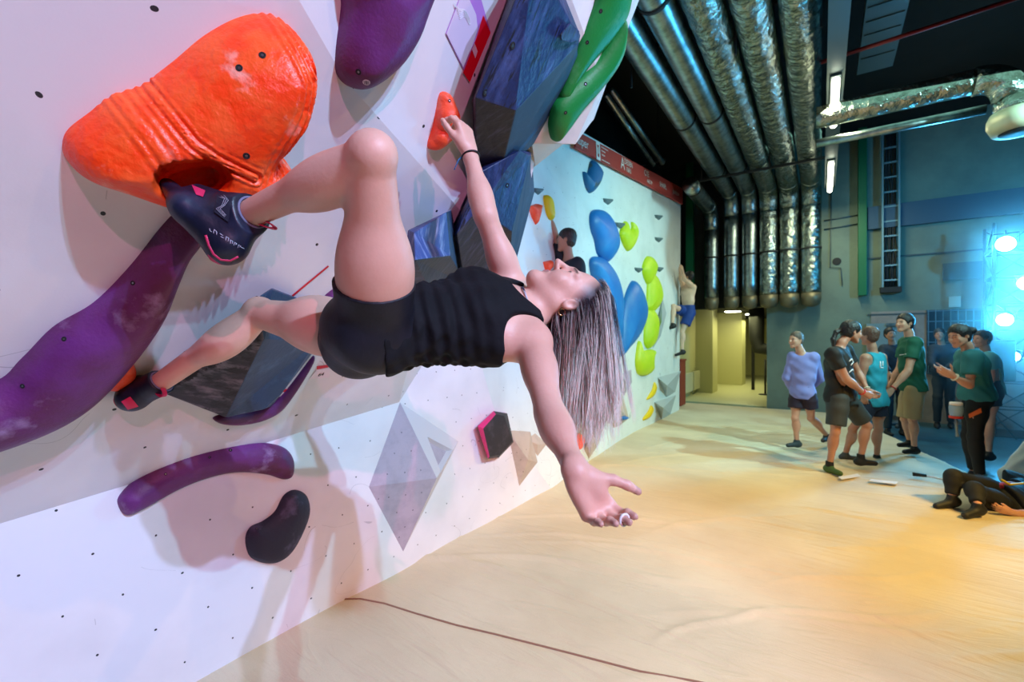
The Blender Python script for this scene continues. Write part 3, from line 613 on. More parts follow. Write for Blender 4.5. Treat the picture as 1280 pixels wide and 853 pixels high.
diamond('faceted_volume', [(822, 472), (851, 464), (844, 490), (833, 497)], (834, 482), .16, m_vg2, 'cool grey triangular volume at far wall foot, upper of the pair')
diamond('faceted_volume', [(818, 503), (845, 494), (838, 518), (827, 526)], (829, 510), .16, m_vg2, 'cool grey triangular volume at far wall foot, lower of the pair')
diamond('faceted_volume', [(828, 372), (833, 392), (826, 420), (816, 436), (822, 400)], (827, 402), .12, m_vg2, 'slender cool grey volume behind the knee of the shirtless climber')
diamond('faceted_volume', [(857, 382), (863, 385), (858, 412), (853, 425)], (859, 400), .08, m_vg2, 'pale grey volume behind the blue shorts at the far wall edge') if False else None
# ---- far wall holds
m_bl = mat('blue grip', hexc(20, 110, 190), .45, noise=(3, hexc(40, 128, 196), .4, .65)); m_li = mat('lime grip', hexc(190, 220, 20), .5, noise=(3, hexc(215, 228, 60), .4, .65)); m_ye = mat('yellow grip', hexc(236, 200, 10), .5)
m_bt = mat('teal and grey grip', hexc(20, 98, 150), .5, noise=(2.5, hexc(60, 84, 92), .5, .54)); m_gr = mat('stone grey grip', hexc(104, 124, 128), .7, noise=(20, hexc(80, 98, 104), .45, .6))
def fh(name, pix, H, m, label, group=None, R=None, **k):
    o = pillow(name, pix, H*.7, R, None, m, which='far', lift=.45, **k); tag(o, label, 'climbing hold', group); return o
fh('blue_hold', [(732, 214), (737, 217), (742, 200), (750, 207), (754, 218), (750, 232), (741, 241), (735, 232)], .14, m_bt, 'blue heart-shaped hold just below the red banner')
fh('blue_hold', [(742, 275), (744, 264), (752, 261), (762, 265), (770, 278), (775, 297), (774, 314), (763, 328), (752, 318), (748, 300), (744, 288)], .2, m_bl, 'upper large blue oval hold, highest one with a waisted outline')
fh('blue_hold', [(742, 326), (750, 320), (762, 326), (774, 345), (780, 372), (780, 400), (778, 430), (760, 400), (746, 352)], .2, m_bl, 'large blue hold half hidden behind the hair of the climber')
fh('blue_hold', [(786, 372), (795, 351), (803, 358), (809, 378), (809, 400), (802, 420), (790, 436), (779, 445), (781, 400)], .24, m_bl, 'large blue leaf-shaped hold right of the blond hair')
fh('lime_hold', [(784, 276), (787, 284), (792, 286), (792, 277), (796, 281), (798, 292), (795, 305), (788, 314), (782, 306), (778, 294), (779, 285)], .14, m_li, 'highest lime hold, notched at the top, beside the upper blue oval')
fh('lime_hold', [(806, 335), (811, 321), (818, 322), (822, 332), (820, 345), (814, 356), (809, 350)], .16, m_li, 'small lime hold topping the column of lime holds')
fh('lime_hold', [(814, 345), (822, 344), (828, 360), (828, 378), (820, 390), (812, 388), (812, 370)], .18, m_li, 'second lime hold of the column, long and yellowish')
fh('lime_hold', [(812, 388), (820, 388), (824, 402), (822, 425), (815, 436), (809, 430), (809, 410)], .18, m_li, 'third lime hold of the column, at hip height of climber')
fh('lime_hold', [(802, 426), (805, 438), (818, 437), (821, 441), (817, 450), (817, 464), (810, 470), (801, 468), (798, 455), (799, 440)], .18, m_li, 'lowest lime hold, forked like a tulip, above the yellow pair')
fh('yellow_hold', [(819, 478), (821, 485), (818, 495), (811, 500), (810, 498), (816, 488)], .07, m_ye, 'yellow crescent foothold low on far wall, upper of two')
fh('yellow_hold', [(815, 507), (817, 513), (813, 522), (806, 526), (805, 523), (811, 515)], .07, m_ye, 'yellow crescent foothold low on far wall, lower of two')
fh('yellow_hold', [(682, 246), (685, 243), (690, 249), (693, 262), (693, 274), (688, 272), (684, 260)], .1, m_ye, 'narrow yellow hold just right of the distant raised arm')
for u, v, t in ((674, 238, 'left above the orange pinch'), (761, 251, 'right of the heart-shaped blue hold'), (776, 281, 'between upper blue oval and lime hold'), (824, 271, 'alone under the right end of the banner'), (824, 299, 'alone in the right part, below its twin'), (799, 337, 'left of the lime column top'), (825, 336, 'right of the lime column top')):
    s = 5.5 if u < 780 else 4.4
    fh('grey_foothold', [(u-s, v-s*.6), (u+s, v-s*.4), (u+s*.8, v+s*.3), (u+s*.1, v+s*.9), (u-s*.8, v+s*.2)], .07, m_gr, 'small grey foothold on the far wall, '+t, 'grey footholds on the far wall', smooth_outline=False)
s = 1
mo_ = fh('orange_pinch_hold', [(664, 257), (672, 254), (678, 256), (676, 268), (673, 280), (668, 270)], .12, m_or2, 'orange wedge hold gripped by the dark-haired climber behind', smooth_outline=False)
mo_ = fh('orange_foothold', [(683, 327), (690, 325), (690, 336), (685, 341)], .1, m_or2, 'tiny orange hold above the mouth of the upside-down climber', smooth_outline=False)
sc = fh('screw_on', [(774, 521), (782, 520), (781, 525), (775, 526)], .16, m_bl, 'small blue screw-on foothold on the lowest beige volume')
# ---- poster, tape and route tags
bpy.context.view_layer.update()
MPo = frame(585, 50); n_ = Vector(MPo.col[2][:3])
def decal(name, pix, m, off=.002, M=MPo, parent=None):
    n = Vector(M.col[2][:3]); pts = [onplane(u, v, M.translation+n*off, n) for u, v in pix]; b = pts[0] if parent is None else parent.location
    k = len(pts); o = ob(name, [p-b for p in pts]+[p-b+n*.0008 for p in pts], [tuple(range(k))[::-1], tuple(range(k, 2*k))]+[(i, (i+1) % k, k+(i+1) % k, k+i) for i in range(k)], m, parent, loc=b if parent is None else None); return o
po = decal('wall_poster', [(557, 42), (574, -2), (597, -16), (613, 40), (587, 103)], mat('lilac poster paper', hexc(186, 130, 206), .4))
tag(po, 'lilac poster with a red band stuck on the wall between purple hold and navy volume', 'poster')
decal('red_band', [(604, 19), (613, 41), (587, 103), (579, 91), (596, 46)], mat('red poster print', hexc(236, 16, 44), .4), .0032, parent=po)
decal('pale_panel', [(558, 42), (574, 0), (586, -2), (595, 18), (597, 36), (590, 58), (579, 84)], mat('pale poster print', hexc(222, 206, 226), .4), .0032, parent=po)
m_wht = mat('white print', hexc(240, 236, 240), .5)
wl = MB()
for i in range(6):
    pts = [onplane(568+20*t+1.2*i*(1-t), 3+i*3.4+t*20*(1-.12*i)+math.sin(t*7+i*.3)*3.2, MPo.translation+n_*.0044, n_)-po.location for t in np.linspace(0, 1, 12)]
    wl.tube(pts, .0009, 4)
wl.build('wave_lines', m_wht, po)
decal('white_block', [(590, 62), (593, 54), (597, 64), (594, 73)], m_wht, .0050, parent=po)
m_red = mat('red tape', hexc(206, 18, 48), .5)
MT = frame(388, 350)
tp = decal('red_tape', [(365, 369), (410, 332), (411, 333.5), (366, 371)], m_red, .0015, MT); tag(tp, 'thin red tape line running up beside the raised thigh', 'tape')
tp = decal('tape_strip', [(396, 458), (412, 456), (413, 459), (396, 462)], m_red, .0015, frame(400, 463)); tag(tp, 'short red tape strip above the number 64 tag', 'tape')
tp = decal('tape_strip', [(354, 487), (372, 485), (366, 490), (352, 490)], m_red, .0015, frame(362, 490)); tag(tp, 'little red tape piece beside the dark grained volume, over tag 7', 'tape')
def textob(name, body, M, size, m, parent=None, off=.0015, depth=.0004, shear=0):
    cu = bpy.data.curves.new(name, 'FONT'); cu.body = body; cu.size = size; cu.extrude = depth; cu.align_x = 'CENTER'; cu.align_y = 'CENTER'; cu.shear = shear
    t = bpy.data.objects.new(name+'_tmp', cu); C.objects.link(t); dg = bpy.context.evaluated_depsgraph_get(); me = bpy.data.meshes.new_from_object(t.evaluated_get(dg)); bpy.data.objects.remove(t)
    me.materials.clear(); me.materials.append(m); o = bpy.data.objects.new(name, me); C.objects.link(o)
    if parent is not None: o.parent = parent; o.matrix_basis = parent.matrix_world.inverted() @ M @ Matrix.Translation((0, 0, off))
    else: o.matrix_world = M @ Matrix.Translation((0, 0, off))
    return o
def tagcard(u, v, txt, pix, label):
    M = frame(u, v); c = decal('number_tag', pix, mat('clear number card', hexc(228, 214, 224), .35), .001, M); tag(c, label, 'number tag'); bpy.context.view_layer.update()
    textob('number', txt, M @ Matrix.Rotation(math.radians(4), 4, 'Z'), .030, mat('black print', hexc(30, 26, 34), .6), c, off=.003)
tagcard(401, 468, '64', [(386, 474), (396, 462), (412, 461), (412, 472)], 'small card reading 64 below the hip of the climber')
tagcard(358, 496, '7', [(348, 500), (352, 491), (367, 490), (362, 500)], 'small card reading 7 right of the dark grained volume')
# ---- red banner along the top of the far wall
m_ban = mat('red banner cloth', hexc(176, 52, 44), .6)
bl, br, tl, tr_ = P(717, 185, 5.28), P(851.5, 256, 9.5), P(717, 164, 5.28), P(851.5, 236, 9.5)
nb = (br-bl).cross(tl-bl).normalized(); nb = nb if nb.x > 0 else -nb
bb = ob('sponsor_banner', [p+nb*o-bl for o in (0, .03) for p in (bl, br, tr_, tl)], [(0, 3, 2, 1), (4, 5, 6, 7), (0, 1, 5, 4), (1, 2, 6, 5), (2, 3, 7, 6), (3, 0, 4, 7)], m_ban, loc=bl)
tag(bb, 'red sponsor banner with white lettering along the top of the far wall', 'banner')
bpy.context.view_layer.update()
ex = (br-bl).normalized(); ey = nb.cross(ex); 
m_pw = mat('white banner lettering', hexc(226, 214, 208), .6)
def bt(t, body, size, dy=0):
    p = bl+(br-bl)*t+(tl-bl)*(1-t)*.5+(tr_-br)*t*.5+ey*dy+nb*.03; M = Matrix((ex, ey, nb)).transposed().to_4x4(); M.translation = p
    textob('banner_lettering', body, M, size, m_pw, bb, off=.004)
# faint sponsor marks as in the photo: a shield, bars and short illegible words
bt(.03, 'Auper', .15); bt(.30, 'A', .24); bt(.35, 'DEDEN', .11, .05); bt(.35, 'KAU', .10, -.05); bt(.52, 'CYE', .13, .05); bt(.55, 'AACTP', .09, -.06); bt(.71, 'SHASPL', .13); bt(.89, 'Jovefoow', .13)
sh = MB(); p = bl+(br-bl)*.125+(tl-bl)*.5
def bp_(a, b): return bl+(br-bl)*0+ex*a+ey*b+nb*.034+(p-bl)-bl
for (a, b, c_, d_) in ((-.06, -.11, -.03, .11), (.03, -.11, .06, .11), (-.03, -.11, .03, -.07), (-.03, .08, .03, .11), (-.012, -.03, .012, .05), (.11, .075, .34, .083), (.11, .03, .24, .038), (.11, -.02, .22, -.012), (.11, -.085, .38, -.077)):
    k = [bp_(a, b), bp_(c_, b), bp_(c_, d_), bp_(a, d_)]; sh.add(k+[x+nb*.004 for x in k], [(0, 3, 2, 1), (4, 5, 6, 7), (0, 1, 5, 4), (1, 2, 6, 5), (2, 3, 7, 6), (3, 0, 4, 7)])
sh.build('banner_shield', m_pw, bb)
# ------------------------------------------------------------------ people
def N(v): return Vector(v).normalized()
def skin_mat(name, c1, tint=True, c2=None):
    m = mat(name, c1, .5, noise=(6, c2 or tuple(x*.9 for x in c1[:3])+(1,), .4, .7), bump=.06, bscale=120, sss=.12)
    if tint:
        nt = m.node_tree; b = nt.nodes['Principled BSDF']; l = b.inputs['Base Color'].links[0]; src = l.from_socket
        at = nt.nodes.new('ShaderNodeVertexColor'); at.layer_name = 'tint'; mx = nt.nodes.new('ShaderNodeMix'); mx.data_type = 'RGBA'
        nt.links.new(at.outputs['Alpha'], mx.inputs[0]); nt.links.new(src, mx.inputs[6]); nt.links.new(at.outputs['Color'], mx.inputs[7]); nt.links.new(mx.outputs[2], b.inputs['Base Color'])
    return m
def tints(o, items):
    """natural colour of lips, brows, eyes, scalp: (point, radii frame, rgb, strength)"""
    me = o.data; n = len(me.vertices); co_ = np.empty(n*3, np.float32); me.vertices.foreach_get('co', co_); co_ = co_.reshape(-1, 3)+np.array(o.location)
    col = np.zeros((n, 4), np.float32)
    for c, fr, r, rgb, st in items:
        d = co_-np.array(c); q = sum((d@np.array(a)/ri)**2 for a, ri in zip(fr, r)); w = np.clip((1.25-q)*2.5, 0, 1)*st
        col[:, :3] = col[:, :3]*(1-w[:, None])+np.array(rgb[:3])*w[:, None]; col[:, 3] = np.maximum(col[:, 3], w)
    a = me.color_attributes.new('tint', 'FLOAT_COLOR', 'POINT'); a.data.foreach_set('color', col.ravel())
def head(g, c, F, U, s=1., fem=False):
    F = N(F); U = N(Vector(U)-F*F.dot(U)); L = U.cross(F).normalized()      # L: towards the person's left
    p = lambda l, f, u: Vector(c)+(L*l+F*f+U*u)*s; fr = (L, F, U)
    g.ell(p(0, -.012, .035), fr, [x*s for x in (.073, .092, .083)], k=.02*s)
    g.ell(p(0, .032, -.025), fr, [x*s for x in (.056, .056, .078)], k=.03*s)
    for e in (-1, 1):
        g.cap(p(e*.046, -.002, -.045), p(e*.012, .066, -.094), .017*s, .015*s, k=.03*s)
        g.ell(p(e*.032, .062, -.028), fr, [x*s for x in (.024, .022, .026)], k=.022*s)
        g.cap(p(e*.042, .070, .022), p(e*.010, .086, .020), .008*s, .008*s, k=.014*s)
        g.ell(p(e*.031, .092, .004), fr, [x*s for x in (.015, .011, .009)], k=.012*s, op='sub')
        g.ell(p(e*.031, .0735, .003), fr, [x*s for x in (.0125, .0125, .0115)], k=.004*s)
        g.ell(p(e*.0095, .096, -.030), fr, [x*s for x in (.007, .008, .006)], k=.008*s)
        g.ell(p(e*.074, -.008, -.006), (L*.85-F*.5*e*0+U*0, F, U), [x*s for x in (.008, .016, .026)], k=.006*s)
        g.ell(p(e*.082, -.004, -.004), fr, [x*s for x in (.006, .009, .015)], k=.005*s, op='sub')
    g.ell(p(0, .068, -.098), fr, [x*s for x in (.019, .018, .015)], k=.02*s)
    g.cap(p(0, .086, .014), p(0, .112, -.026), .0062*s, .0094*s, k=.012*s)
    g.cap(p(-.016, .077, -.058), p(.016, .077, -.058), .0055*s, k=.010*s); g.ell(p(0, .083, -.0565), fr, [x*s for x in (.018, .008, .0042)], k=.004*s)
    g.ell(p(0, .082, -.0655), fr, [x*s for x in (.015, .0082, .0048)], k=.005*s); g.ell(p(0, .094, -.061), fr, [x*s for x in (.02, .006, .0012)], k=.003*s, op='sub')
    return p, fr
def face_tints(p, fr, s, hair=None, brow=(.05, .03, .02), lip=(.55, .16, .17)):
    t = []
    if hair is not None:
        t.append((p(0, -.04, .062), fr, [x*s for x in (.105, .098, .092)], hair, 1)); t.append((p(0, -.06, .0), fr, [x*s for x in (.10, .062, .065)], hair, 1))
    for e in (-1, 1):
        t.append((p(e*.028, .088, .022), fr, [x*s for x in (.020, .02, .0045)], brow, .85)); t.append((p(e*.031, .087, .003), fr, [x*s for x in (.0125, .009, .0042)], (.05, .035, .03), .9))
    t.append((p(0, .09, -.061), fr, [x*s for x in (.021, .014, .0095)], lip, .7)); return t
def hand(g, w, d, n, t, s=1., curl=(20, 30, 20), thumb=(.7, .6, .25), spread=1., curls=None, k=.006, tb=20):
    """w wrist, d towards the fingers, n out of the palm, t towards the thumb side"""
    d = N(d); n = N(Vector(n)-d*d.dot(n)); t0 = Vector(t); t = N(t0-d*d.dot(t0)-n*n.dot(t0)); w = Vector(w); tips = []
    lens = (.068, .077, .071, .056); offs = (.028, .0095, -.0095, -.027); mc = (.086, .088, .083, .076); rr = (.0088, .0090, .0085, .0075)
    g.cap(w-d*.01*s, w+d*.02*s, .024*s, .026*s, k=.02*s, flat=(n, .7))
    for i in range(4):
        kn = w+(d*mc[i]+t*offs[i])*s; g.cap(w+(d*.018+t*offs[i]*.55)*s, kn, .0135*s, .0115*s, k=.014*s)
        dd = N(d+t*(offs[i]*2.2*spread)); ax = t; q = kn; cu = curls[i] if curls else curl
        for j, fr_ in enumerate((.45, .30, .25)):
            R = Matrix.Rotation(math.radians(-cu[j]) if ax.cross(dd).dot(n) < 0 else math.radians(cu[j]), 3, ax); dd = R @ dd; e = q+dd*lens[i]*fr_*s
            g.cap(q, e, rr[i]*(1-.06*j)*s, rr[i]*(1-.06*(j+1))*s, k=k*s); q = e
        tips.append((q, dd))
    g.ell(w+(d*.034+t*.021+n*.008)*s, (d, t, n), [x*s for x in (.03, .017, .013)], k=.014*s)   # ball of the thumb
    g.ell(w+(d*.04-t*.024+n*.006)*s, (d, t, n), [x*s for x in (.034, .012, .011)], k=.014*s)
    b = w+(d*.022+t*.022+n*.004)*s; td = N(d*thumb[0]+t*thumb[1]+n*thumb[2]); q = b+td*.042*s; g.cap(b, q, .0135*s, .0108*s, k=.012*s)
    td2 = N(td+d*.35); e = q+td2*.030*s; g.cap(q, e, .0102*s, .0095*s, k=k*s); td3 = N(td2+d*math.tan(math.radians(tb))); f = e+td3*.024*s; g.cap(e, f, .0095*s, .0078*s, k=k*s)
    tips.append((f, td3)); return tips
def limb(g, a, b, r0, r1, bulge=0, at=.35, back=(0, 0, 0), k=.02, inf=0):
    a = Vector(a); b = Vector(b); g.cap(a, b, r0+inf, r1+inf, k=k)
    if bulge:
        c = a.lerp(b, at)+Vector(back); ax = (b-a).normalized(); o = ax.orthogonal().normalized(); g.ell(c, (ax, o, ax.cross(o)), ((b-a).length*.30, bulge+inf, bulge+inf), k=k+.01)
class Fig:
    """joints: pel, chest (between the shoulders), shL shR elL elR wrL wrR hiL hiR knL knR anL anR neck head"""
    def __init__(s, J, front, res, s_=1., fem=False, hf=None, fat=1.):
        s.J = J; s.res = res; s.s = s_; s.fem = fem; s.fat = fat; j = J
        s.ax = N(j['chest']-j['pel']); s.lh = N(j['hiL']-j['hiR']); s.ls = N(j['shL']-j['shR'])
        s.fh = N(s.lh.cross(s.ax)); s.fs = N(s.ls.cross(s.ax))
        if s.fs.dot(Vector(front)) < 0: s.fs = -s.fs
        if s.fh.dot(Vector(front)) < 0: s.fh = -s.fh
    def vol(s, pts, pad, res=None):
        lo = Vector([min(p[i] for p in pts)-pad for i in range(3)]); hi = Vector([max(p[i] for p in pts)+pad for i in range(3)]); return Vol(lo, hi, res or s.res)
    def torso(s, g, inf=0, top=True):
        j = s.J; S_ = s.s; L = (j['chest']-j['pel']).length; w = S_*s.fat; k = .04*S_
        m = N(s.lh+s.ls); f = N(s.fh+s.fs)
        g.ell(j['pel'], (s.lh, s.ax, s.fh), (.150*w+inf, .105*S_+inf, .100*w+inf), k=k)
        wc = j['pel'].lerp(j['chest'], .42); g.cap(j['pel'].lerp(j['chest'], .15), wc, .098*w+inf, (.090 if s.fem else .104)*w+inf, k=k, flat=(m, 1.30 if s.fem else 1.36))
        rc = j['pel'].lerp(j['chest'], .70); g.cap(wc, rc, (.090 if s.fem else .104)*w+inf, .100*w+inf, k=k, flat=(m, 1.38 if s.fem else 1.5))
        if top:
            g.ell(j['pel'].lerp(j['chest'], .78), (s.ls, s.ax, s.fs), ((.145 if s.fem else .168)*w+inf, .14*S_+inf, .103*w+inf), k=k)
            for q in ('shL', 'shR'): g.cap(j['chest']-s.ax*.02*S_, j[q]+(j['chest']-j[q])*.15, .052*S_+inf, .046*S_+inf, k=k)
            for q, e in (('shL', 1), ('shR', -1)): g.cap(j[q]-s.ax*.03*S_, j['pel'].lerp(j['chest'], .62)+s.ls*e*.085*w, .040*S_+inf, .05*S_+inf, k=k)
        for e in (-1, 1):
            h = j['hiL'] if e > 0 else j['hiR']; g.ell(h-s.fh*.035*S_-s.lh*e*.012*S_, (s.lh, s.ax, s.fh), [(x*w+inf) for x in (.078, .092, .085)], k=k)
            if s.fem: g.ell(j['pel'].lerp(j['chest'], .70)+s.fs*.072*S_+s.ls*e*.062*S_, (s.ls, s.ax, s.fs), [x*S_+inf for x in (.052, .055, .038)], k=.03)
    def body(s, hands=None, feet=None, face=None, up=None, hs=1., k=.022, legs=True):
        j = s.J; S_ = s.s; g = s.vol(list(j.values()), .24*S_); s.torso(g)
        g.cap(j['chest']+s.fs*-.0, j['neck'], .056*S_, .047*S_, k=.04); g.cap(j['neck'], j['head'], .047*S_, .046*S_, k=.02)
        for q in 'LR':
            a, b, c = j['sh'+q], j['el'+q], j['wr'+q]; m = .9 if s.fem else 1.05
            g.ell(a, ((1, 0, 0), (0, 1, 0), (0, 0, 1)), [.050*S_*m]*3, k=.04); limb(g, a, b, .045*S_*m, .037*S_*m, .046*S_*m, .38, k=.02)
            limb(g, b, c, .036*S_*m, .0245*S_*m, .040*S_*m, .28, k=.015)
            if legs:
                a, b, c = j['hi'+q], j['kn'+q], j['an'+q]; bk = N((a-b).normalized()+(c-b).normalized()) if (a-b).angle(c-b) < 3.05 else -s.fh
                limb(g, a, b, .083*S_*s.fat, .044*S_, .082*S_*s.fat, .35, back=-bk*.008*S_, k=.03)
                limb(g, b, c, .042*S_, .030*S_, .053*S_, .30, back=bk*.016*S_, k=.012); g.ell(b-bk*.010*S_, ((1, 0, 0), (0, 1, 0), (0, 0, 1)), [.041*S_]*3, k=.02)
        s.tips = {}
        for q, h in (hands or {}).items(): s.tips[q] = hand(g, j['wr'+q], s=hs*S_, **h)
        for q, (heel, toe) in (feet or {}).items():
            g.cap(j['an'+q], heel, .032*S_, .028*S_, k=.03); g.cap(heel, toe, .030*S_, .020*S_, k=.03)
        s.p, s.fr = head(g, j['head'], face, up, hs*S_, s.fem); s.g = g; return g
# ------------------------------------------------------------------ the climber in front
def px(**k): return {a: P(*b) for a, b in k.items()}
J = px(pel=(457, 412, 1.19), chest=(648, 394, 1.32), neck=(671, 386, 1.32), head=(708, 375, 1.335), shL=(667, 430, 1.21), shR=(641, 362, 1.42),
       elL=(687, 516, 1.03), wrL=(721, 592, .875), elR=(607, 270, 1.36), wrR=(587, 191, 1.43),
       hiL=(470, 404, 1.11), hiR=(446, 419, 1.27), knL=(464, 197, .875), knR=(324, 392, 1.42), anL=(312, 268, 1.03), anR=(198, 480, 1.45))
W = Fig(J, UP, .004, 1., True)
hup = N(RT*.99+UP*.02+FW*.12); hfw = N(UP*.97-RT*.02-FW*.17)
hands = {'L': dict(d=RT*.50-UP*.86-FW*.05, n=-FW*.9+UP*.25+RT*.3, t=RT*.8+UP*.45, curls=((50, 48, 30), (62, 40, 28), (68, 36, 25), (70, 32, 20)), thumb=(.62, .75, .25)),
         'R': dict(d=UP*.94-RT*.22+FW*.02, n=-RT*.8-UP*.1+FW*.55, t=-FW*.8-RT*.5, curls=((30, 50, 30), (30, 50, 32), (32, 50, 34), (36, 50, 34)), thumb=(.80, .42, .35))}
g = W.body(hands, None, hfw, hup, .99)
# collar bone, shoulder blade muscle and calf shape
g.cap(J['shL']+W.fs*.030, J['neck']+W.fs*.02-W.ax*.03, .008, .008, k=.02)
g.cap(J['shL'].lerp(J['elL'], .25)-RT*.008, J['shL'].lerp(J['elL'], .75)-RT*.004-FW*.01, .024, .018, k=.02)
SK = skin_mat('fair skin', hexc(226, 176, 156), True, hexc(216, 160, 140))
bo = g.build('person', SK, smooth=1, base=tuple(J['pel']))
hairdark = (.055, .035, .04)
tints(bo, face_tints(W.p, W.fr, .97, hairdark, lip=(.50, .17, .19))+[(t[0], W.fr, (.011, .011, .011), (.75, .30, .28), .35) for t in W.tips['L']])
tag(bo, 'blond woman in black tank top and shorts hanging from the overhanging wall', 'person')
bpy.context.view_layer.update()
m_blk = mat('black jersey', hexc(17, 18, 22), .8, noise=(9, hexc(24, 25, 30), .4, .7), bump=.5, bscale=18, spec=.2)
m_shorts = mat('black stretch shorts', hexc(16, 16, 24), .55, noise=(5, hexc(30, 32, 46), .5, .8), bump=.08, bscale=90, spec=.35)
# tank top
t_ = W.vol([J['pel'], J['chest'], J['shL'], J['shR'], J['neck']], .2, .0035); W.torso(t_, .0105)
ax = W.ax
def bandd(V, fn):
    X, Y, Z = [V.lo[i]+V.res*np.arange(V.n[i]) for i in range(3)]; V.D += fn(X[:, None, None], Y[None, :, None], Z[None, None]).astype(np.float32)
pm = J['pel']
def wr(X, Y, Z):       # gathered folds across the waist
    a = (X-pm.x)*ax.x+(Y-pm.y)*ax.y+(Z-pm.z)*ax.z; l = (X-pm.x)*W.ls.x+(Y-pm.y)*W.ls.y+(Z-pm.z)*W.ls.z; f = (X-pm.x)*W.fs.x+(Y-pm.y)*W.fs.y+(Z-pm.z)*W.fs.z
    env = np.exp(-((a-.17)/.12)**2); return -.0030*env*(np.sin(a*170+f*70+l*25+2*np.sin(f*31+l*14))+.7*np.sin(a*95-f*110+1.5*np.sin(l*40))) - .0012*np.sin(f*120+l*60+a*30)
bandd(t_, wr)
t_.cut(J['pel']-ax*-.035, -ax)                       # hem
t_.cut(J['chest']+ax*.035, ax)
t_.ell(J['chest']+ax*.045+W.fs*.045, (W.ls, ax, W.fs), (.066, .085, .10), k=.006, op='sub')    # neckline
t_.ell(J['chest']+ax*.03-W.fs*.02, (W.ls, ax, W.fs), (.060, .055, .10), k=.006, op='sub')
for q, e, r in (('shL', 1, .078), ('shR', -1, .078)):
    c = J[q]+W.ls*e*.02; t_.ell(c+ax*.0, (W.ls, ax, W.fs), (r*.95, r*1.20, r*1.75), k=.008, op='sub')
o = t_.build('tank_top', m_blk, bo, smooth=1); o.matrix_parent_inverse = bo.matrix_world.inverted()
for q, e in (('shL', 1), ('shR', -1)): pass
st = MB()
for e in (1, -1):       # shoulder straps
    a = J['chest']+W.ls*e*.062-ax*.045+W.fs*.098; b_ = J['chest']+W.ls*e*.070+ax*.046+W.fs*.015; c_ = J['chest']+W.ls*e*.062-ax*.04-W.fs*.088
    pts = [a.lerp(b_, t)*(1-t)+b_.lerp(c_, t)*t for t in np.linspace(0, 1, 12)]; st.tube([p+ax*.012 for p in pts], .0135, 8)
# shorts
s_ = W.vol([J['pel'], J['hiL'], J['hiR'], J['knL'], J['knR']], .18, .0038)
Wt = .0045; W.torso(s_, Wt, False)
for q in 'LR': limb(s_, J['hi'+q], J['kn'+q], .083+Wt, .052+Wt, .082+Wt, .35, k=.03)
for q, fr_ in (('L', .30), ('R', .13)):
    d = N(J['kn'+q]-J['hi'+q]); c = J['hi'+q].lerp(J['kn'+q], fr_)
    X, Y, Z = [s_.lo[i]+s_.res*np.arange(s_.n[i]) for i in range(3)]; X = X[:, None, None]; Y = Y[None, :, None]; Z = Z[None, None]
    pl = (X-c.x)*d.x+(Y-c.y)*d.y+(Z-c.z)*d.z; rad = np.sqrt((X-c.x)**2+(Y-c.y)**2+(Z-c.z)**2-pl**2); 
    near = (pl > 0) & ((rad < .16) | (pl > .05)); o_q = 'R' if q == 'L' else 'L'; d2 = N(J['kn'+o_q]-J['hi'+o_q]); c2 = J['hi'+o_q]
    oth = (X-c2.x)*d2.x+(Y-c2.y)*d2.y+(Z-c2.z)*d2.z
    s_.D = np.where(near & (pl > oth*.6), np.maximum(s_.D, pl), s_.D).astype(np.float32)
s_.cut(J['pel']+ax*.16, ax)
o = s_.build('shorts', m_shorts, bo, smooth=1); o.matrix_parent_inverse = bo.matrix_world.inverted()
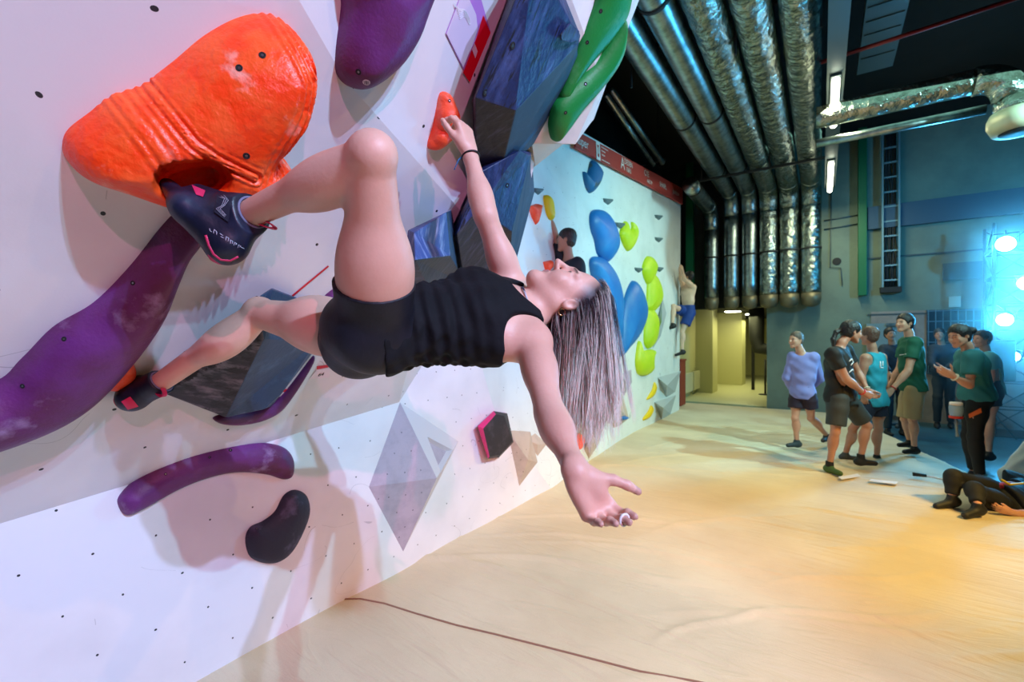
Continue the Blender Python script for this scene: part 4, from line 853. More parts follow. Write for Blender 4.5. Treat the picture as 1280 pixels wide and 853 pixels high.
# climbing shoes
m_shoe = mat('navy rubber shoe', hexc(16, 20, 40), .42, noise=(10, hexc(34, 40, 68), .5, .75), bump=.1, bscale=60); m_pink = mat('raspberry shoe trim', hexc(206, 40, 90), .5); m_grey = mat('grey shoe lining', hexc(110, 112, 140), .7)
def child(o, par):
    o.parent = par; o.matrix_parent_inverse = par.matrix_world.inverted(); return o
def climb_shoe(an, heel, ball, toe, sole_n, leg, side, label, instep=None):
    an, heel, ball, toe = map(Vector, (an, heel, ball, toe)); sn = N(sole_n); g = Vol([min(p[i] for p in (an, heel, ball, toe))-.09 for i in range(3)], [max(p[i] for p in (an, heel, ball, toe))+.09 for i in range(3)], .0028)
    mid = heel.lerp(ball, .5)-sn*.006
    g.ell(heel, ((1, 0, 0), (0, 1, 0), (0, 0, 1)), (.033, .033, .033), k=.02); g.cap(heel, mid, .032, .033, k=.03); g.cap(mid, ball, .034, .036, k=.03, flat=(sn, .85)); g.cap(ball, toe, .034, .021, k=.03, flat=(sn, .8))
    g.cap(heel-sn*.02, an+leg*.012, .034, .0375, k=.03); g.cap(mid-sn*.012, an+leg*.005, .032, .034, k=.03)
    if instep: g.cap(instep[0], instep[1], .024, .020, k=.03)
    g.cut(an+leg*.014, leg, k=.003)
    g.cap(an-leg*.01, an+leg*.05, .0315, .034, k=.002, op='sub')
    sh = g.build('climbing_shoe', m_shoe, smooth=1); child(sh, bo)
    # rand along the sole edge
    r = Vol(g.lo, g.lo+g.res*g.n, .0028); r.ell(heel+sn*.006, ((1, 0, 0), (0, 1, 0), (0, 0, 1)), (.0345, .0345, .0345), k=.01); r.cap(heel+sn*.004, mid+sn*.012, .034, .022, k=.01)
    r.cut(heel+sn*.004, -sn, k=.002); r.cut(heel+sn*.022, N(toe-heel)*.6+sn*.2, k=.002)
    x = r.build('rand', m_pink, smooth=1); child(x, sh); x['label'] = 'raspberry red heel rand'
    side = N(side); hd = N(toe-heel)
    # collar lining
    u = leg.orthogonal().normalized(); w_ = leg.cross(u); cl = MB(); cl.tube([an+leg*.014+(u*math.cos(a)+w_*math.sin(a))*.0345 for a in np.linspace(0, 2*math.pi, 28, endpoint=False)], .0028, 8, closed=True); child(cl.build('collar', m_grey, smooth=True), sh)
    # pull loop at the heel
    bk = N(-hd+leg*.6); b0 = an+leg*.004-hd*.031; lp = MB(); pts = [b0+bk*(.042*math.sin(t))+leg*(.012*(1-math.cos(t))-.006) for t in np.linspace(0, math.pi, 14)]
    for a, b in zip(pts[:-1], pts[1:]):
        t = N(b-a); wd = side*.009; nn_ = t.cross(side)*.0012; lp.add([a-wd-nn_, a+wd-nn_, a+wd+nn_, a-wd+nn_, b-wd-nn_, b+wd-nn_, b+wd+nn_, b-wd+nn_], [(0, 1, 2, 3), (7, 6, 5, 4), (0, 4, 5, 1), (1, 5, 6, 2), (2, 6, 7, 3), (3, 7, 4, 0)])
    x = lp.build('pull_loop', m_pink); child(x, sh); x['label'] = 'pink heel pull loop'
    return sh
legL = N(J['knL']-J['anL']); legR = N(J['knR']-J['anR'])
shL = climb_shoe(J['anL'], P(281, 309, 1.02), P(237, 262, 1.0), P(212, 234, 1.05), N(-RT*.75-UP*.65-FW*.1), legL, -FW, 'near', (P(286, 256, 1.01), P(250, 242, 1.03)))
shR = climb_shoe(J['anR'], P(163, 498, 1.445), P(166, 476, 1.49), P(170, 461, 1.51), N(-RT*.9-UP*.2-FW*.25), legR, -FW, 'far')
# strap, pink panel and pale zig-zag print on the near shoe
bpy.context.view_layer.update(); TS = bvh_of_eval(shL)
def on_shoe(u, v, off=.0012, tree=None):
    rd = (P(u, v, 1)-CO).normalized(); p, n, i, d = (tree or TS).ray_cast(CO, rd)
    if p is None: return None
    return p+(n if n.dot(rd) < 0 else -n)*off
def patch(name, pix, m, par, off=.0014, tree=None, nsub=5, th=.0):
    """small printed patch wrapped on a surface"""
    (a, b, c, d) = [Vector(p) for p in pix]; vs = []; ok = True
    for i in range(nsub+1):
        for k in range(nsub+1):
            s, t = i/nsub, k/nsub; q = a.lerp(b, s).lerp(d.lerp(c, s), t); p = on_shoe(q.x, q.y, off, tree)
            if p is None: return None
            vs.append(p)
    fs = [(i*(nsub+1)+k, i*(nsub+1)+k+1, (i+1)*(nsub+1)+k+1, (i+1)*(nsub+1)+k) for i in range(nsub) for k in range(nsub)]
    o = ob(name, vs, fs, m); so = o.modifiers.new('t', 'SOLIDIFY'); so.thickness = .0012; so.offset = 0; return child(o, par)
x = patch('pink_panel', [(240, 232), (257, 239), (254, 247), (245, 244)], m_pink, shL)
if x: x['label'] = 'pink panel near the toes'
patch('strap', [(273, 245), (290, 254), (286, 278), (269, 266)], mat('dark navy strap', hexc(20, 24, 44), .6), shL, .003)
def stroke(name, lines, m, par, r=.0006, off=.002, tree=None):
    b = MB()
    for ln in lines:
        pts = []
        for (u0, v0), (u1, v1) in zip(ln[:-1], ln[1:]):
            for t in np.linspace(0, 1, 4): 
                p = on_shoe(u0+(u1-u0)*t, v0+(v1-v0)*t, off, tree)
                if p is not None and (not pts or (p-pts[-1]).length > .0004): pts.append(p)
        if len(pts) > 1: b.tube(pts, r, 5)
    if b.v: return child(b.build(name, m, smooth=True), par)
m_pale = mat('pale shoe print', hexc(200, 198, 214), .6)
stroke('zigzag_print', [[(275+i*3, 248-i), (282+i*2.4, 250+i), (279+i*1.6, 258), (272+i*2.4, 262), (282+i*1, 272-i)] for i in range(3)], m_pale, shL, .00035, .0052)
# lettering along the side of the shoe: dashed white characters as worn in the photo
LT = [[(262, 284), (263, 287), (265, 288)], [(267, 290), (268, 285), (271, 288), (271, 292)], [(275, 290), (279, 293)], [(276, 294), (280, 296)], [(282, 299), (283, 294), (286, 296), (285, 300)], [(288, 303), (288, 298), (291, 300), (290, 303)], [(292, 305), (293, 301), (296, 303), (294, 304)], [(297, 308), (298, 304), (301, 306), (299, 307)], [(301, 307), (305, 309)]]
LT = [[(u-.0, v+2) for u, v in l] for l in LT]
stroke('side_lettering', LT, m_pale, shL, .0006, .001)
x = stroke('rand_line', [[(257, 294), (261, 307), (267, 318), (276, 325), (288, 326), (298, 321)]], m_pink, shL, .0034, -.001)
TR = bvh_of_eval(shR)
patch('pink_panel', [(152, 502), (163, 496), (173, 508), (160, 512)], m_pink, shR, tree=TR)
# necklace, earring, bracelet, finger ring
kt = MB(); nk = J['neck']-ax*.030; pts = [nk+W.ls*math.cos(a)*.060+W.fs*math.sin(a)*.066+ax*(-.018*math.sin(a)) for a in np.linspace(0, 2*math.pi, 40, endpoint=False)]
kt.tube(pts, .0028, 6, closed=True); child(kt.build('necklace', mat('beaded necklace', hexc(30, 34, 70), .5, noise=(60, hexc(190, 190, 200), .5, .55)), smooth=True), bo)
ec = on_shoe(702, 387, .004, bvh_of_eval(bo)) or W.p(.08, 0, -.035)
er = MB(); er.tube([ec+RT*.0085*math.cos(a)+UP*.0095*math.sin(a)-UP*.005 for a in np.linspace(0, 2*math.pi, 22, endpoint=False)], .0014, 7, closed=True); child(er.build('earring', mat('gold', hexc(230, 190, 130), .25, 1.), smooth=True), bo)
dw_ = N(J['wrR']-J['elR']); c = J['elR'].lerp(J['wrR'], .93); u = dw_.orthogonal().normalized(); w_ = dw_.cross(u)
br_ = MB(); br_.tube([c+(u*math.cos(a)+w_*math.sin(a))*.0275 for a in np.linspace(0, 2*math.pi, 26, endpoint=False)], .0032, 7, closed=True)
hb = child(br_.build('hair_tie', mat('black elastic', hexc(14, 14, 18), .6), smooth=True), bo)
q0 = on_shoe(583, 198, .003, bvh_of_eval(hb)) or c-RT*.026
cr = MB(); cr.tube([c-RT*.024-FW*.01, c-RT*.036-UP*.012-FW*.01, c-RT*.050-UP*.045-FW*.012], .0016, 6); child(cr.build('blue_cord', mat('bright blue cord', hexc(20, 120, 190), .5), smooth=True), bo)
rg = MB(); tp_, td_ = W.tips['L'][1]; c = tp_-td_*.012; u = td_.orthogonal().normalized(); w_ = td_.cross(u)
rg.tube([c+(u*math.cos(a)+w_*math.sin(a))*.0100 for a in np.linspace(0, 2*math.pi, 22, endpoint=False)], .0024, 7, closed=True); child(rg.build('finger_ring', mat('white ring', hexc(235, 232, 236), .3), smooth=True), bo)
# hair: strands combed back over the skull, then hanging straight down
def hair_strands(name, hp, fr, s, parent, n, L0, col_dark, col_light, ell, rnd, rad=.00055, gravity=(0, 0, -1), region=None, collide=None, light_at=.28):
    L, F, U = fr; c = hp(0, -.012, .035); R_ = np.array([x*s for x in ell]); A = np.array([list(L), list(F), list(U)]); cc_ = np.array(c); g0 = np.array(gravity, float); g0 /= np.linalg.norm(g0)
    nc = max(n//14, 1); roots = []
    while len(roots) < nc:
        d = rnd.normal(size=3); d /= np.linalg.norm(d)
        if region(d): roots.append(d)
    V = []; Fs = []; at = []; steps = 34
    for i in range(n):
        k = rnd.randint(nc) if rnd.rand() < .92 else None; d = roots[k] if k is not None else None
        if d is None:
            d = rnd.normal(size=3); d /= np.linalg.norm(d)
            if not region(d): continue
        crs = np.random.RandomState(k if k is not None else i+999); tot = L0*(crs.uniform(.80, 1.04))*rnd.uniform(.9, 1.04); sway = crs.normal(size=3)*.12; lum = crs.uniform(-.32, .38)
        jit = rnd.normal(size=3)*.06; d = d+jit; d /= np.linalg.norm(d); layer = 1.0+rnd.uniform(0, .13)
        p = cc_+A.T@(d*R_*1.0); pts = []; ds = tot/steps; vel = A.T@(d/R_); vel /= np.linalg.norm(vel)
        for q in range(steps+1):
            pts.append(p.copy()); f = q/steps; vel = vel*.55+(g0+sway*.7+rnd.normal(size=3)*.05)*.45; vel /= np.linalg.norm(vel); p = p+vel*ds
            l = A@(p-cc_); m = np.sqrt(((l/(R_*layer))**2).sum())
            if m < 1: l = l/m; p = cc_+A.T@l; 
            if collide is not None: p = collide(p)
        t0 = np.array([1., 0, 0]); rr = rad*rnd.uniform(.7, 1.4); b0 = len(V)
        for q, p in enumerate(pts):
            e = rr*(1 if q < steps*.8 else .4+.6*(steps-q)/(steps*.2)); 
            for a in range(3):
                an_ = a*2.094; V.append(p+e*(np.array(RT)*math.cos(an_)+np.array(FW)*math.sin(an_))); at.append((q/steps, lum+rnd.normal()*.02))
        for q in range(steps):
            for a in range(3): Fs.append((b0+q*3+a, b0+q*3+(a+1) % 3, b0+(q+1)*3+(a+1) % 3, b0+(q+1)*3+a))
    me = bpy.data.meshes.new(name); me.from_pydata(V, [], Fs); a = me.color_attributes.new('tip', 'FLOAT_COLOR', 'POINT')
    arr = np.zeros((len(V), 4), np.float32); arr[:, 0] = [x[0] for x in at]; arr[:, 1] = [x[1]+.5 for x in at]; arr[:, 3] = 1; a.data.foreach_set('color', arr.ravel())
    m = bpy.data.materials.new(name+' colour'); m.use_nodes = True; nt = m.node_tree; b = nt.nodes['Principled BSDF']; vc = nt.nodes.new('ShaderNodeVertexColor'); vc.layer_name = 'tip'; sp = nt.nodes.new('ShaderNodeSeparateColor'); nt.links.new(vc.outputs[0], sp.inputs[0])
    ad = nt.nodes.new('ShaderNodeMath'); ad.operation = 'ADD'; nt.links.new(sp.outputs[0], ad.inputs[0]); nt.links.new(sp.outputs[1], ad.inputs[1])
    mr = nt.nodes.new('ShaderNodeMapRange'); mr.inputs[1].default_value = .5+light_at-.30; mr.inputs[2].default_value = .5+light_at+.42; nt.links.new(ad.outputs[0], mr.inputs[0])
    mx = nt.nodes.new('ShaderNodeMix'); mx.data_type = 'RGBA'; mx.inputs[6].default_value = col_dark; mx.inputs[7].default_value = col_light; nt.links.new(mr.outputs[0], mx.inputs[0]); nt.links.new(mx.outputs[2], b.inputs['Base Color']); b.inputs['Roughness'].default_value = .38
    me.materials.append(m); me.polygons.foreach_set('use_smooth', [True]*len(me.polygons)); o = bpy.data.objects.new(name, me); C.objects.link(o); return child(o, parent)
shc = np.array(J['shL']); ua = np.array(J['elL'])-shc
def coll(p):
    t = np.clip(((p-shc)@ua)/(ua@ua), 0, 1); q = shc+ua*t; d = p-q; m = np.linalg.norm(d)
    return q+d/m*.056 if m < .056 else p
reg = lambda d: d[1] < .52-.35*abs(d[0])+.35*max(d[2], 0) and not (d[2] < -.25 and d[1] > -.05) and d[2] > -.85
hair_strands('hair', W.p, W.fr, .97, bo, 3800, .345, hexc(44, 30, 42), hexc(244, 228, 216), (.078, .096, .090), np.random.RandomState(5), region=reg, collide=coll)
# ------------------------------------------------------------------ ducts, lights and fittings of the hall
m_foil = mat('crinkled foil lagging', hexc(170, 178, 172), .24, 1.0, noise=(12, hexc(130, 138, 128), .4, .6), bump=1., bscale=9, bdist=.05)
m_tray = mat('perforated tray steel', hexc(90, 104, 108), .5, .8)
def ring_tube(m, pts, r, foil=False, n=28):
    """a duct: seams every so often, crinkles if lagged with foil"""
    P2 = []; R2 = []; pts = [Vector(p) for p in pts]
    for a, b in zip(pts[:-1], pts[1:]):
        L = (b-a).length; k = max(int(L/(.06 if foil else .25)), 1)
        for i in range(k): P2.append(a.lerp(b, i/k))
    P2.append(pts[-1]); rs = []
    s = 0
    for i, p in enumerate(P2):
        if i: s += (p-P2[i-1]).length
        rs.append(r*(1+(.05*abs(math.sin(s*math.pi/.36))**.5-.04 if foil else 0)))
    m.tube(P2, rs, n)
def arc(p, q, s, r, n=8):
    """rounded corner at q between p and s"""
    p, q, s = map(Vector, (p, q, s)); a = (p-q).normalized()*r; b = (s-q).normalized()*r
    return [q+a*(1-t)**2+b*t*t for t in np.linspace(0, 1, n)]
ZD = 4.65
DU = [(-2.05, .15, 0, 'plain'), (-1.64, .155, 0, 'plain'), (-1.28, .155, 0, 'plain'), (-.92, .175, 1, 'foil'), (-.55, .175, 1, 'foil'), (-.17, .175, 1, 'foil')]
lab = ['dark short steel duct coming down at far left of the duct row', 'leftmost long smooth steel duct running along the ceiling', 'second smooth steel duct, beside the foil-wrapped ones', 'leftmost foil-wrapped duct running along the ceiling', 'middle foil-wrapped duct running along the ceiling', 'rightmost foil-wrapped duct, beside the strip lights']
for i, (x, r, f, _) in enumerate(DU):
    yv = 11.3-r-.10; root = empty('ventilation_duct', (x, yv, 2.15), lab[i], 'duct', 'ventilation ducts under the ceiling')
    y0 = 9.0 if i == 0 else -5.5
    z = ZD-(.25 if i == 0 else 0); b = MB(); c = arc((x, y0, z), (x, yv, z), (x, yv, 0), .45, 9)
    ring_tube(b, [(x, y0, z), c[0]], r, f); o = b.build('duct_run', m_foil if f else m_steel, root, smooth=True); o.location = -root.location
    b = MB(); b.tube(c, r*1.02, 28); o = b.build('elbow', m_foil if f else m_steel, root, smooth=True); o.location = -root.location
    b = MB(); ring_tube(b, [c[-1], (x, yv, 2.42)], r, f); o = b.build('downpipe', m_foil if f else m_steel, root, smooth=True); o.location = -root.location
    b = MB(); b.tube([(x, yv, 2.42), (x, yv, 2.30), (x, yv, 2.20), (x, yv, 2.155), (x, yv, 2.14)], [r*1.01, r*1.0, r*.86, r*.5, r*.1], 28); o = b.build('end_cap', mat('brown end cap', hexc(120, 112, 90), .5, .6), root, smooth=True); o.location = -root.location
    if not f:
        for yy in ((4.2, 6.8, 9.2) if i else (9.2,)):
            b = MB(); b.tube([(x, yy, z), (x, yy+.05, z)], r*1.05, 28); o = b.build('clamp_ring', m_black, root, smooth=True); o.location = -root.location
    b = MB(); b.tube([(x, yv, 3.3), (x, yv, 3.34)], r*1.05, 28); o = b.build('clamp_ring', m_black, root, smooth=True); o.location = -root.location
# tie rods and hangers
for yy in (5.2, 9.0):
    b = MB(); b.box((-1.9, yy, 4.80 if yy < 6 else 4.43), (.05, yy+.04, 4.84 if yy < 6 else 4.47))
    for xx in (-1.85, -.74, 0): b.box((xx-.01, yy+.01, 4.43), (xx+.01, yy+.03, 5.6))
    tag(b.build('duct_hanger', m_black), 'dark steel hanger rail across the ducts, '+('nearer one' if yy < 6 else 'far one by the downpipes'), 'hanger rail')
# conduit pair by the banner
r_ = empty('conduit_pair', P(757, 116, 6.2), 'pair of pale blue-grey conduits hanging above the red banner', 'pipe')
for du in (0, 12):
    b = MB(); b.tube([P(757+du*.6, 118-du*.5, 6.2)-r_.location, P(816+du, 206-du*.2, 8.0)-r_.location], .045, 14); b.build('conduit', m_steel, r_, smooth=True)
b = MB(); b.tube([P(800, 207, 8.0)-r_.location, P(832, 200, 8.0)-r_.location], .02, 8); b.tube([P(820, 200, 8.0)-r_.location, P(823, 120, 8.0)-r_.location], .012, 6); b.build('bracket', m_black, r_)
# strip lights on a rail
m_lamp = mat('warm white tube', hexc(255, 250, 200), .4, emit=((1.0, .97, .70, 1), 9.))
rl = MB(); rl.box((.05, 1.5, 4.32), (.21, 10.4, 4.40)); rl.box((.11, 1.5, 4.40), (.15, 10.4, 4.46))
for y in (2.5, 5, 7.5, 10): rl.box((.12, y, 4.46), (.14, y+.02, 5.6))
tag(rl.build('lamp_rail', m_tray), 'grey ceiling rail carrying the strip lights right of the ducts', 'lamp rail')
for y0, y1, l in ((5.98, 7.25, 'longer strip light hanging nearer, right of the ducts'), (8.75, 9.5, 'far strip light under the rail, upper part'), (9.55, 10.35, 'farthest strip light under the rail, at the end')):
    t = empty('strip_light', (.13, y0, 4.25), l, 'strip light', 'strip lights on the rail')
    b = MB(); b.box((-.05, 0, .04), (.05, y1-y0, .07)); b.build('housing', m_tray, t, bevel=.006)
    b = MB(); b.tube([(0, .02, .0), (0, y1-y0-.02, .0)], .038, 14); b.build('tube', m_lamp, t, smooth=True)
    l_ = bpy.data.lights.new('strip_glow', 'AREA'); l_.shape = 'RECTANGLE'; l_.size = .1; l_.size_y = y1-y0; l_.energy = 26; l_.color = (.95, .95, .6); lo_ = bpy.data.objects.new('strip_glow', l_); C.objects.link(lo_); lo_.parent = t; lo_.location = (0, (y1-y0)/2, -.06)
# cable tray, foil plenum, red sprinkler pipe
b = MB(); b.box((.40, 3.0, 4.9), (.72, 7.4, 4.95)); b.box((.38, 3.0, 4.9), (.40, 7.4, 5.02)); b.box((.72, 3.0, 4.9), (.74, 7.4, 5.02))
for i in range(16): b.box((.40, 3.1+i*.26, 4.89), (.72, 3.13+i*.26, 4.905))
tag(b.build('cable_tray', m_tray), 'wide perforated cable tray under the ceiling right of the lamp rail', 'cable tray')
b = MB(); b.box((1.35, 2.6, 4.85), (3.6, 4.9, 5.4)); x = b.build('plenum_box', m_foil, bevel=.03); tag(x, 'large foil-covered ventilation box under the ceiling at top right', 'ventilation box')
b = MB(); b.tube([P(1020, 80, 5.2), P(1150, 38, 4.7), P(1400, -45, 4.2)], .022, 10); tag(b.build('sprinkler_pipe', mat('red sprinkler pipe', hexc(120, 18, 22), .5), smooth=True), 'thin dark red sprinkler pipe crossing the ceiling', 'pipe')
# cross duct with elbow and end collar
YC = 6.55; root = empty('cross_duct', (1.6, YC, 3.4), 'foil-wrapped duct crossing to the right and turning down to a round outlet', 'duct')
def rel(o, r=root): o.location = -r.location; return o
b = MB(); c = arc((-.1, YC, 4.12), (1.55, YC, 4.12), (1.62, YC, 3), .25, 8); ring_tube(b, [(-.05, YC, 4.12), c[0]], .125, True); rel(b.build('duct_run', m_foil, root, smooth=True))
b = MB(); b.tube(c, .14, 28); b.tube([c[-1], (1.62, YC-.02, 3.72)], [.14, .20], 28); rel(b.build('elbow', m_foil, root, smooth=True))
b = MB(); b.tube([(1.62, YC-.02, 3.72), (1.62, YC-.02, 3.66), (1.62, YC-.02, 3.60), (1.62, YC-.02, 3.52)], [.21, .235, .235, .20], 30); rel(b.build('outlet_collar', mat('cream outlet', hexc(200, 200, 170), .45, .3), root, smooth=True))
b = MB(); b.tube([(1.62, YC-.02, 3.515), (1.62, YC-.02, 3.512)], [.15, .15], 26); rel(b.build('outlet_grille', m_black, root, smooth=True))
b = MB(); b.tube([(-.05, YC+.3, 3.92), (1.45, YC+.3, 3.92)], .05, 14); tag(b.build('thin_pipe', m_steel, smooth=True), 'thin steel pipe just under the foil-wrapped cross duct', 'pipe')
# wall fittings on the back wall (plane y = BY)
def PB(u, v, off=0): return onplane(u, v, (0, BY-off, 0), Vector((0, 1, 0)))
def slab(name, u0, v0, u1, v1, th, m, off=0, bevel=.0):
    a = PB(u0, v0, off); c = PB(u1, v1, off); x0, x1 = sorted((a.x, c.x)); z0, z1 = sorted((a.z, c.z))
    b = MB(); b.box((-(x1-x0)/2, -th, 0), ((x1-x0)/2, 0, z1-z0)); o = b.build(name, m, bevel=bevel); o.location = ((x0+x1)/2, BY-off, z0); return o
gp = slab('green_column', 1072, 160, 1083, 370, .16, mat('green painted steel', hexc(10, 96, 60), .45), bevel=.01); gp['kind'] = 'structure'; gp.name = 'trim_1'
gp2 = MB(); gp2.box((-2.62, BY-.22, 2.25), (-2.46, BY-.05, 5.6)); x = gp2.build('trim_2', mat('green painted steel', None)); x['kind'] = 'structure'
be = MB(); be.box((.75, BY-.10, 3.62), (6.5, BY, 4.05)); x = be.build('trim_3', mat('blue-grey beam', hexc(54, 80, 100), .7)); x['kind'] = 'structure'
for z in (3.05, 1.95): 
    be = MB(); be.box((.75, BY-.03, z), (6.5, BY, z+.025)); x = be.build('trim_4', mat('dark trunking', hexc(60, 74, 80), .7)); x['kind'] = 'structure'
lw = MB(); lw.box((.80, BY-.02, -.1), (6.5, BY, 2.02)); x = lw.build('wall_back_dado', mat('warm grey plaster', hexc(150, 138, 132), .85, noise=(3, hexc(132, 122, 118), .4, .6))); x['kind'] = 'structure'
pl_ = MB(); pl_.box((-1.02, BY-.55, -.3), (-.05, BY+.3, 2.14)); x = pl_.build('wall_pillar', mat('green-grey pier', hexc(126, 146, 124), .8)) if False else None
# vertical cable ladder with cables
LX0, LX1 = PB(1101, 250).x, PB(1124, 250).x; z0, z1 = PB(1110, 360).z, PB(1110, 165).z
lad = empty('cable_ladder', ((LX0+LX1)/2, BY-.1, z0), 'vertical cable ladder full of cables on the back wall', 'cable ladder'); b = MB()
b.box((LX0, BY-.16, z0), (LX0+.03, BY-.06, z1)); b.box((LX1-.03, BY-.16, z0), (LX1, BY-.06, z1)); o = b.build('rails', mat('pale blue steel', hexc(120, 150, 160), .5, .5), lad); o.location = -lad.location
for i in range(11): b = MB(); zz = z0+.12+i*(z1-z0-.2)/10; b.box((LX0+.03, BY-.12, zz), (LX1-.03, BY-.09, zz+.03)); o = b.build('rung', mat('pale blue steel', None), lad); o.location = -lad.location
for i in range(7):
    b = MB(); x_ = LX0+.06+i*(LX1-LX0-.12)/6; rr = np.random.RandomState(i)
    b.tube([(x_+rr.uniform(-.02, .02), BY-.07, z0-.02+t*(z1-z0)) for t in np.linspace(0, 1, 9)], .014, 8); o = b.build('cable', m_black, lad, smooth=True); o.location = -lad.location
b = MB(); b.box((LX0-.02, BY-.18, z0-.10), (LX1+.02, BY-.02, z0)); o = b.build('cable_box', m_black, lad); o.location = -lad.location
# small pipework on the pale wall
b = MB(); b.tube([PB(1030, 276, .03), PB(1072, 269, .03)], .012, 8); tag(b.build('wall_pipe', m_tray, smooth=True), 'thin horizontal pipe on the pale wall right of the ducts, upper one', 'pipe')
b = MB(); b.tube([PB(1030, 287, .03), PB(1072, 280, .03)], .012, 8); tag(b.build('wall_pipe', m_tray, smooth=True), 'thin horizontal pipe on the pale wall right of the ducts, lower one', 'pipe')
b = MB(); b.tube([PB(1039, 232, .03), PB(1038, 334, .03), PB(1051, 335, .03), PB(1053, 357, .03)], .010, 8); tag(b.build('wall_cable', m_tray, smooth=True), 'thin cable running down the pale wall beside the round hole', 'cable')
b = MB(); b.lathe([(.075, -.02), (.075, .01), (.06, .012)], 24, Matrix.Translation(PB(1046, 327)) @ Matrix.Rotation(math.pi/2, 4, 'X')); tag(b.build('wall_hole', m_black, smooth=False), 'round black opening in the pale wall right of the ducts', 'wall opening')
# door, dark tile panel, wall frame, poster
dr = slab('door_1', 1083, 405, 1140, 521, .06, mat('grey-blue door', hexc(112, 134, 140), .6), .02); dr['kind'] = 'structure'
dh = MB(); dh.box((-.05, -.13, 1.0), (.05, -.06, 1.04)); o = dh.build('door_handle', m_steel, dr); o.location = (.22, 0, 0)
dc = MB(); dc.box((-.15, -.10, 0), (.10, -.06, .05)); o = dc.build('door_closer', m_steel, dr); o.location = (.1, 0, PB(1100, 408).z-dr.location.z)
pn = slab('tile_panel', 1158, 388, 1228, 470, .05, mat('dark panel back', hexc(18, 40, 62), .5), .02); tag(pn, 'dark grid panel of square tiles on the wall behind the people', 'wall panel')
w_, h_ = pn.dimensions.x, pn.dimensions.z; nx_, nz_ = 7, 6
dg = mat('dark glossy tile', hexc(16, 34, 54), .25); me_t = MB()
for i in range(nx_):
    for k in range(nz_): me_t.box((-w_/2+.02+i*(w_-.04)/nx_+.012, -.062, .02+k*(h_-.04)/nz_+.012), (-w_/2+.02+(i+1)*(w_-.04)/nx_-.012, -.05, .02+(k+1)*(h_-.04)/nz_-.012))
me_t.build('tiles', dg, pn)
grd = MB()
for i in range(nx_+1): x_ = -w_/2+.02+i*(w_-.04)/nx_; grd.box((x_-.006, -.058, 0), (x_+.006, -.05, h_))
for k in range(nz_+1): z_ = .02+k*(h_-.04)/nz_; grd.box((-w_/2, -.058, z_-.006), (w_/2, -.05, z_+.006))
grd.build('grid_lines', mat('pale grid line', hexc(80, 120, 140), .6), pn)
fr_ = slab('wall_frame', 1178, 330, 1232, 348, .04, mat('thin dark frame', hexc(60, 84, 96), .6), .02); tag(fr_, 'thin long box mounted high on the blue-lit back wall', 'wall box')
ps = slab('small_notice', 1186, 371, 1201, 384, .01, mat('pale notice', hexc(150, 190, 196), .6), .03); tag(ps, 'small pale notice stuck on wall above the grid panel', 'notice')
# ---------------------------------------------------------------- stage light tower at the right
m_body = mat('black fixture body', hexc(16, 17, 20), .5); m_alu = mat('aluminium truss', hexc(150, 158, 165), .35, 1.0)
m_lens = mat('cyan lit lens', hexc(200, 240, 255), .3, emit=((.14, .60, 1.0, 1), 170.)); m_lens2 = mat('cyan lit lens dimmer', hexc(200, 240, 255), .3, emit=((.14, .60, 1.0, 1), 120.))
TB = P(1264, 530, 7.35); TB.z = -.06
tw = empty('truss_tower', TB, 'aluminium truss tower holding the blue stage lights at the right edge', 'truss')
b = MB(); cs = [(-.25, -.25), (.25, -.25), (.25, .25), (-.25, .25)]
for x_, y_ in cs: b.tube([(x_, y_, 0), (x_, y_, 3.4)], .025, 10)
b.build('chords', m_body, tw, smooth=True); b = MB(); 
for i in range(8):
    z_ = i*.42
    for (a, c) in zip(cs, cs[1:]+cs[:1]):
        p, q = ((*a, z_), (*c, z_+.42)) if i % 2 else ((*c, z_), (*a, z_+.42)); b.tube([p, q], .011, 6); b.tube([(*a, z_), (*c, z_)], .011, 6)
b.build('lacing', m_body, tw, smooth=True); b = MB(); b.box((-.4, -.4, 0), (.4, .4, .02)); b.build('base_plate', m_black, tw, bevel=.005)
for u, v, d, r, l, ml in ((1257, 305, 7.05, .108, 'topmost and brightest blue stage light on the tower', m_lens), (1283, 354, 7.0, .095, 'blue stage light cut by the right edge of the frame', m_lens), (1256, 400, 7.05, .09, 'blue stage light between the top one and the lowest one', m_lens), (1268, 446, 7.05, .062, 'lowest and smallest blue stage light, just above the speaker', m_lens2)):
    p = P(u, v, d); to = (Vector((-.3, 1.0, 1.3))-p).normalized(); t = empty('stage_light', p, l, 'stage light', 'blue stage lights on the tower')
    Mx = to.to_track_quat('Z', 'Y').to_matrix().to_4x4(); b = MB(); b.lathe([(.06, -.34), (r*1.0, -.30), (r*1.15, -.06), (r*1.2, .0), (r*1.08, .004), (r*1.02, -.02)], 28, Mx); b.build('body', m_body, t, smooth=True)
    b = MB(); b.lathe([(r, -.012), (r*.98, .0), (r*.6, .012), (.005, .016)], 28, Mx); b.build('lens', ml, t, smooth=True)
    b = MB(); b.tube([(0, 0, r*1.35)]+[(0, 0, 0)]*0+[(.0, .0, r*1.5+.05)], .012, 6); sd = to.cross(UP).normalized()*r*1.3; b.tube([sd-to*.12, sd+UP*r*1.5-to*.12, -sd+UP*r*1.5-to*.12, -sd-to*.12], .012, 8); b.build('yoke', m_body, t)
    sl_ = bpy.data.lights.new('stage_beam', 'SPOT'); sl_.energy = 260 if r > .07 else 120; sl_.color = (.05, .50, 1.0); sl_.spot_size = math.radians(80); sl_.spot_blend = .8; sl_.shadow_soft_size = .08; so = bpy.data.objects.new('stage_beam', sl_); C.objects.link(so); so.parent = t; so.location = to*.06; so.rotation_euler = to.to_track_quat('-Z', 'Y').to_euler()
